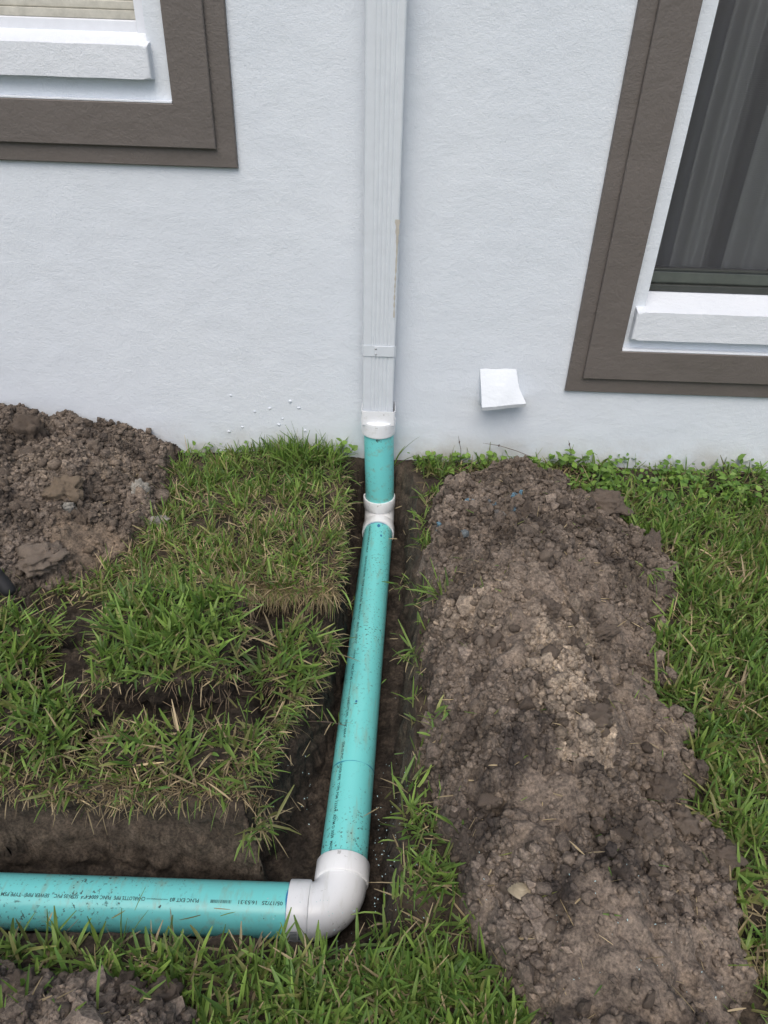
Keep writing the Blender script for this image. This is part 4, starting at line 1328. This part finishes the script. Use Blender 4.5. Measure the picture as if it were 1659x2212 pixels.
# --- cut sods, each a slab of black earth with its own grass
def sod(label, cx, cy, zt, w_, d_, th, rz=0.0, tx=0.0, ty=0.0, dens=1.0, straw=.12, seed=0):
    root = empty('grass_sod', (cx, cy, zt)); root.rotation_euler = (tx, ty, rz)
    tag(root, label, 'sod', 'cut sods stacked left of the trench')
    n = 70
    u = np.linspace(-1, 1, n); U, V = np.meshgrid(u, u)
    m_ = np.maximum(np.abs(U), np.abs(V)) + 1e-9
    ang = np.arctan2(V, U)
    k = np.minimum(m_ / .72, 1.0); dn = np.clip((m_ - .72) / .28, 0, 1)
    # square to rounded square
    sx, sy = U / m_, V / m_
    rad = (np.abs(sx) ** 5 + np.abs(sy) ** 5) ** (-1 / 5)
    wob = 1 + .20 * fbm(np.cos(ang) * 1.3 + seed * 3.3, np.sin(ang) * 1.3, .6, 3, 880 + seed)
    X = sx * rad * k * wob * w_ / 2 * (1 - .10 * dn); Y = sy * rad * k * wob * d_ / 2 * (1 - .10 * dn)
    Z = -dn * th + (fbm(X + seed, Y, .09, 3, 890 + seed) * .012 - .012 * k ** 6) * (1 - dn)
    rr = fbm(X * 1 + Z * 2 + seed, Y + Z * 3, .03, 3, 895) * .010 * sstep(.0, .2, dn)
    X = X + sx * rr; Y = Y + sy * rr
    Z = Z + fbm(X, Y + seed, .02, 2, 899) * .003 - lumps(X + Z, Y - Z, .016, 897, .6) * .3 * (dn > .05)
    idx = np.arange(n * n).reshape(n, n)
    f = np.stack([idx[:-1, :-1], idx[:-1, 1:], idx[1:, 1:], idx[1:, :-1]], -1).reshape(-1, 4)
    c = L3((.022, .018, .015), (.050, .040, .032), sstep(-.4, .5, fbm(X + seed, Y + Z, .03, 3, 905)))
    link('earth', np_mesh('earth', np.stack([X, Y, Z], -1).reshape(-1, 3), f, c.reshape(-1, 3)), M['soil'], root)
    # grass on top
    area = w_ * d_; nt_ = int(area * 5000 * dens)
    a = rng.uniform(-1, 1, nt_); b_ = rng.uniform(-1, 1, nt_)
    mm = np.maximum(np.abs(a), np.abs(b_)); ok = rng.uniform(0, 1, nt_) < clump(a * w_ + seed * 5, b_ * d_, 910 + seed, .4)
    a, b_ = a[ok], b_[ok]
    gx, gy = a * w_ / 2 * .97, b_ * d_ / 2 * .97
    gz = fbm(gx + seed, gy, .09, 3, 890 + seed) * .012 - .012 * np.maximum(np.abs(a), np.abs(b_)) ** 6
    parts = [tufts(gx, gy, gz + .003, 3.8, (.035, .08), (.005, .0095), straw=straw, yel=.13)]
    ne = int((w_ + d_) * 2 * 120)
    s_ = rng.integers(0, 4, ne); t_ = rng.uniform(-1, 1, ne)
    ex = np.where(s_ < 2, t_, np.where(s_ == 2, 1, -1)) * w_ / 2 * .98; ey = np.where(s_ >= 2, t_, np.where(s_ == 0, 1, -1)) * d_ / 2 * .98
    for q in range(4):
        k_ = s_ == q
        h = [(0, 1), (0, -1), (1, 0), (-1, 0)][q]
        parts.append(tufts(ex[k_], ey[k_], np.full(k_.sum(), -.008), 2.0, (.02, .05), (.0025, .006), (.3, 1.4), straw=.45, yel=.15, hang=(h[0], h[1], .45)))
    # matted dead thatch round the rim
    nm_ = int((w_ + d_) * 2 * 420)
    s_ = rng.integers(0, 4, nm_); t_ = rng.uniform(-1, 1, nm_); ins = rng.uniform(.80, 1.04, nm_)
    ex = np.where(s_ < 2, t_, np.where(s_ == 2, 1, -1) * ins) * w_ / 2; ey = np.where(s_ >= 2, t_, np.where(s_ == 0, 1, -1) * ins) * d_ / 2
    sc_ = np.array((.34, .265, .16)) * rng.uniform(.35, 1.25, (nm_, 1))
    parts.append(blades(np.stack([ex, ey, -.012 + rng.uniform(-.016, .012, nm_)], -1), rng.uniform(0, 6.28, nm_), rng.uniform(.7, 2.0, nm_), rng.uniform(.012, .042, nm_), rng.uniform(.001, .003, nm_), rng.normal(.2, .9, nm_), sc_, 3, 0))
    grass_obj('grass', parts, None, root)
    # roots hanging from the cut faces
    nr = int((w_ + d_) * 2 * 190)
    s_ = rng.integers(0, 4, nr); t_ = rng.uniform(-1, 1, nr)
    ex = np.where(s_ < 2, t_, np.where(s_ == 2, 1, -1)) * w_ / 2; ey = np.where(s_ >= 2, t_, np.where(s_ == 0, 1, -1)) * d_ / 2
    az = np.where(s_ == 0, np.pi / 2, np.where(s_ == 1, -np.pi / 2, np.where(s_ == 2, 0, np.pi))) + rng.normal(0, .5, nr)
    rc = np.array((.20, .15, .10)) * rng.uniform(.35, 1.5, (nr, 1))
    v, f2, c2 = blades(np.stack([ex, ey, -rng.uniform(.01, th * .8, nr)], -1), az, rng.uniform(1.2, 2.3, nr), rng.uniform(.012, .045, nr), np.full(nr, .0013), rng.uniform(.2, 1.2, nr), rc, 4, 0)
    o = link('roots', np_mesh('roots', v, f2, c2), M['root'], root); o['kind'] = 'stuff'
    return root
sod('large central sod with the lushest grass, topmost of the stack', -.490, -1.08, .160, .33, .29, .125, R(4), R(7), R(-3), 1.05, .07, 1)
sod('sod at the left edge behind the large central sod, just below the black pole', -.93, -1.05, .065, .22, .17, .085, R(-6), R(9), R(9), 1.1, .10, 2)
sod('sod at the left edge in front, lower left of the large central sod', -.80, -1.265, .07, .31, .13, .085, R(-14), R(11), R(4), .9, .12, 3)
sod('long flat sod in front of and below the large central sod', -.43, -1.32, .035, .33, .09, .065, R(6), R(12), R(3), .6, .3, 4)
sod('narrow sod tilted towards the trench right of the large central sod', -.205, -1.03, .025, .11, .19, .06, R(-20), R(6), R(24), .8, .22, 5)

# tufts lying in the trench and on the right heap
def tuft_thing(label, x, y, n, ln, lean, straw, group, z=None, hang=None):
    zz = top_h(np.array([x]), np.array([y]), False)[0] if z is None else z
    px = rng.normal(0, .014, n); py = rng.normal(0, .014, n)
    parts = [tufts(px, py, np.zeros(n) + .003, 3.0, ln, (.004, .0075), lean, straw=straw, yel=.2, hang=hang)]
    v, f, c = merge(parts)
    o = link('grass_tuft', np_mesh('grass_tuft', v, f, c), M['grass']); o.location = (x, y, zz)
    return tag(o, label, 'grass tuft', group)
G_ = 'loose grass tufts'
tuft_thing('grass tuft on the left foot of the right heap, about halfway along the trench', .165, -.83, 13, (.05, .10), (.6, 1.4), .2, G_)
tuft_thing('small grass tuft hanging on the right trench wall beside the long pipe', .075, -.585, 6, (.03, .06), (.5, 1.3), .3, G_, -.10)
tuft_thing('grass sprig on the trench floor left of the pipe near the wall elbow', -.105, -.56, 6, (.025, .05), (.5, 1.4), .3, G_, -.22)
tuft_thing('ragged grass clump fallen at the inner corner of the trench by the elbow', -.225, -1.45, 13, (.04, .085), (.4, 1.5), .35, G_, -.04, (.4, -1, .6))
tuft_thing('green sprout on the upper right slope of the right heap', .70, -.60, 6, (.04, .07), (.3, 1.2), .1, G_)
tuft_thing('flattened green blades on the right flank of the right heap', .78, -.72, 7, (.04, .08), (1.0, 1.5), .1, G_)
tuft_thing('young sprout between clods low on the left edge of the right heap', .155, -1.27, 3, (.03, .06), (.1, .7), .0, G_)
tuft_thing('grass tuft hanging over the right lip of the trench beside the pipe middle', .10, -.97, 8, (.04, .09), (.5, 1.4), .3, G_, -.02, (-1, -.4, .6))
# runner with leaves reaching over the pipe
def runner():
    pts = [Vector((-.24, -1.09, -.16)), Vector((-.20, -1.10, -.145)), Vector((-.16, -1.105, -.135)), Vector((-.115, -1.11, -.13)), Vector((-.075, -1.115, -.135))]
    v, f = sweep(pts, [.0018, .0018, .0016, .0014, .0008], 6)
    v = [tuple(Vector(p) - pts[0]) for p in v]
    o = link('grass_runner', pydata('grass_runner', v, f), M['stem']); o.location = pts[0]
    px = np.linspace(.10, .16, 7); 
    vv, ff, cc = tufts(px, np.full(7, -.016), np.full(7, .028), 2, (.025, .045), (.004, .006), (.2, 1.3), straw=.35, yel=.2, spread=.003)
    l = link('leaves', np_mesh('leaves', vv, ff, cc), M['grass'], o)
    tag(o, 'grass runner sticking out of the left trench wall over the long pipe', 'runner')
runner()

# straw and clippings strewn about
n = 900
x = rng.uniform(-.9, .75, n); y = rng.uniform(-1.85, -.15, n)
ok = np.abs(x - (A1.x + (A2.x - A1.x) * (y - A1.y) / (A2.y - A1.y))) > .07
ok &= ~((y < -1.46) & (y > -1.63) & (x < .0))
x, y = x[ok], y[ok]; n = len(x)
col, _ = blade_colors(n, .6, .2)
v, f, c = blades(np.stack([x, y, top_h(x, y) + .004], -1), rng.uniform(0, 6.28, n), rng.uniform(1.25, 1.6, n), rng.uniform(.012, .045, n), rng.uniform(.0012, .0035, n), rng.uniform(-.3, .3, n), col, 3, 0)
o = link('clippings', np_mesh('clippings', v, f, c), M['grass']); tag(o, 'loose straw and grass clippings strewn over the bare soil', 'clippings', kind='stuff')

# PVC shavings round the elbow
n = 330
x = np.concatenate([rng.normal(-.03, .09, n), rng.uniform(.2, .6, 60)]); y = np.concatenate([rng.normal(-1.50, .13, n), rng.uniform(-1.82, -1.6, 60)])
ok = (np.abs(x - (A1.x + (A2.x - A1.x) * (y - A1.y) / (A2.y - A1.y))) > .068) | (y < -1.6)
ok &= ~((np.abs(y + 1.54) < .068) & (x < .0))
x, y = x[ok], y[ok]
z = top_h(x, y) + .002; n = len(x)
s = rng.uniform(.0008, .0022, n)
a = rng.uniform(0, 6.28, n)
V = np.stack([np.stack([x - np.cos(a) * s, y - np.sin(a) * s, z], -1), np.stack([x + np.sin(a) * s * .5, y - np.cos(a) * s * .5, z + .0012], -1), np.stack([x + np.cos(a) * s, y + np.sin(a) * s, z + .0005], -1), np.stack([x - np.sin(a) * s * .5, y + np.cos(a) * s * .5, z + .0010], -1)], 1).reshape(-1, 3)
F = np.arange(n * 4).reshape(n, 4)
o = link('pvc_shavings', np_mesh('pvc_shavings', V, F), M['shaving']); tag(o, 'pale turquoise plastic shavings scattered round the elbow', 'shavings', kind='stuff')

# ------------------------------------------------------------------ weeds along the wall
LEAF = [(0, 0, 0), (.20, .38, .05), (.62, .42, .08), (.95, .12, .03), (1.08, 0, -.04), (.95, -.12, .03), (.62, -.42, .08), (.20, -.38, .05), (.35, 0, -.03), (.7, 0, -.04)]
LF = [(0, 1, 8, 7), (1, 2, 9, 8), (2, 3, 4, 9), (8, 9, 6, 7), (9, 4, 5, 6)]
def leaves(px, py, pz, size, az, pitch, col):
    B = np.array(LEAF); n = len(px)
    V = B[None] * size[:, None, None]
    cp, sp = np.cos(pitch)[:, None], np.sin(pitch)[:, None]
    roll = rng.normal(0, .35, n)[:, None]
    y1 = V[..., 1] * np.cos(roll) - V[..., 2] * np.sin(roll); z1 = V[..., 1] * np.sin(roll) + V[..., 2] * np.cos(roll)
    X = V[..., 0] * cp - z1 * sp; Z = V[..., 0] * sp + z1 * cp
    ca, sa = np.cos(az)[:, None], np.sin(az)[:, None]
    P_ = np.stack([X * ca - y1 * sa + px[:, None], X * sa + y1 * ca + py[:, None], Z + pz[:, None]], -1)
    F = (np.array(LF)[None] + (np.arange(n) * len(B))[:, None, None]).reshape(-1, 4)
    return P_.reshape(-1, 3), F, np.repeat(col, len(B), 0)
W_A = np.array((.21, .34, .065)); W_B = np.array((.09, .19, .04))
def den_weed(x, y):
    a = sstep(-.30, -.18, y + fbm(x, y, .1, 2, 970) * .06) * sstep(.60, .76, x)
    b_ = sstep(-.10, -.05, y) * sstep(.07, .12, x) * .55
    c_ = sstep(-.13, -.06, y) * sstep(-.45, -.7, x) * sstep(-.78, -.7, x) * .5
    return np.maximum(np.maximum(a, b_), c_) * clump(x, y, 975, .35) * np.where(x > 1.5, .5, 1)
x, y = sample(5200, -.8, 2.0, -.36, -.006, den_weed)
n = len(x); z0 = top_h(x, y, False) + rng.uniform(.012, .062, n)
t = rng.uniform(0, 1, (n, 1)); col = (W_A * t + W_B * (1 - t)) * rng.uniform(.8, 1.2, (n, 1))
v, f, c = leaves(x, y, z0, np.clip(np.exp(rng.normal(-4.1, .32, n)), .007, .034), rng.uniform(0, 6.28, n), rng.normal(.15, .5, n), col)
o = link('ground_cover', np_mesh('ground_cover', v, f, c), M['leaf']); tag(o, 'mat of small round leaved weeds at the foot of the wall', 'weeds', kind='stuff')

def weed(label, x, y, stems, group='leafy weeds at the foot of the wall'):
    z = float(top_h(np.array([x]), np.array([y]), False)[0])
    root = empty('weed', (x, y, z)); tag(root, label, 'weed', group)
    for (dx, dy, h, nl, ls) in stems:
        pts = [Vector((0, 0, 0)), Vector((dx * .4, dy * .4, h * .55)), Vector((dx, dy, h))]
        v, f = sweep([pts[0], pts[0].lerp(pts[1], .5), pts[1], pts[1].lerp(pts[2], .5), pts[2]], [.0015, .0013, .0012, .001, .0008], 5)
        link('stem', pydata('stem', v, f), M['stem'], root)
        for k in range(nl):
            t = .35 + .65 * (k + 1) / nl; p = pts[1].lerp(pts[2], max(0, t * 2 - 1)) if t > .5 else pts[0].lerp(pts[1], t * 2)
            az = k * 2.4 + dx * 60 + rng.uniform(-.4, .4)
            cc = (W_A * .75 + W_B * .25) * rng.uniform(.8, 1.2)
            vv, ff, c3 = leaves(np.array([0.0]), np.array([0.0]), np.array([0.0]), np.array([ls * rng.uniform(.75, 1.15)]), np.array([az]), np.array([rng.uniform(-.2, .7)]), cc[None])
            l = link('leaf', np_mesh('leaf', vv, ff, c3), M['leaf'], root); l.location = p
weed('leafy weed against the wall just left of the turquoise riser', -.145, -.03, [(-.01, -.01, .085, 5, .030), (.035, -.015, .06, 4, .026), (-.05, -.01, .04, 3, .024)])
weed('low weed with heart shaped leaves just right of the riser', .15, -.03, [(.02, -.01, .05, 4, .024), (.07, -.01, .045, 4, .024), (-.03, -.01, .03, 3, .02)])
weed('weed at the wall below the left side of the vent hood', .27, -.03, [(.0, -.01, .06, 5, .024), (.05, -.01, .05, 4, .024)])
weed('weed at the wall straight below the vent hood', .40, -.03, [(.0, -.01, .065, 5, .024), (.06, -.02, .05, 4, .026), (-.04, -.01, .05, 4, .022)])
weed('large leaved weed behind the back end of the right heap', .545, -.04, [(.0, -.02, .06, 5, .034), (.05, -.04, .035, 4, .036), (-.04, -.03, .05, 4, .028)])
weed('tall leafy weed at the wall below the corner of the right window trim', .68, -.035, [(.0, -.01, .085, 5, .030), (.06, -.02, .075, 5, .032), (-.04, -.02, .07, 4, .030)])
weed('bright weed beside the lump at the top right of the right heap', .80, -.10, [(.0, -.02, .06, 5, .032), (.05, -.02, .05, 5, .030), (-.05, -.02, .055, 5, .030)])
def seed_stem(label, pts, r=.0011):
    a = Vector(pts[0]); v, f = sweep([Vector(p) - a for p in pts], [r] * (len(pts) - 1) + [r * .4], 5)
    o = link('dry_stem', pydata('dry_stem', v, f), M['stem']); o.location = a
    k = Vector(pts[-2]) - a
    bm = bmesh.new(); bmesh.ops.create_icosphere(bm, subdivisions=1, radius=.004); bmesh.ops.scale(bm, vec=(.7, .7, 1.5), verts=bm.verts); bmesh.ops.translate(bm, vec=k, verts=bm.verts)
    link('seed_head', bm_mesh(bm, 'seed_head'), M['stem'], o)
    tag(o, label, 'stem', 'dry weed stems at the wall')
seed_stem('upright dry brown stem against the wall left of the vent hood', [(.285, -.03, .02), (.282, -.025, .07), (.274, -.022, .10), (.268, -.02, .125)])
seed_stem('long dry stem arching against the wall under the vent hood', [(.62, -.04, .03), (.55, -.03, .05), (.48, -.025, .075), (.42, -.02, .09), (.36, -.02, .098)])
seed_stem('short dry stem against the wall right of the arching one', [(.70, -.03, .03), (.685, -.025, .08), (.675, -.02, .105), (.67, -.02, .12)])
# two long blades beside the riser
def wall_blades():
    v, f, c = blades(np.array([(0, 0, 0), (.0, -.005, -.01), (.004, 0, -.005)]), np.array([0.1, -.05, .2]), np.array([.35, .75, .15]), np.array([.15, .11, .09]), np.array([.008, .007, .006]), np.array([.55, .4, .5]), np.array([G_DEEP, G_DEEP * 1.2, G_FRESH]), 6, .2)
    o = link('grass_tuft', np_mesh('grass_tuft', v, f, c), M['grass']); o.location = (.036, -.03, -.0)
    tag(o, 'long grass blades standing against the wall right of the riser', 'grass tuft', G_)
wall_blades()
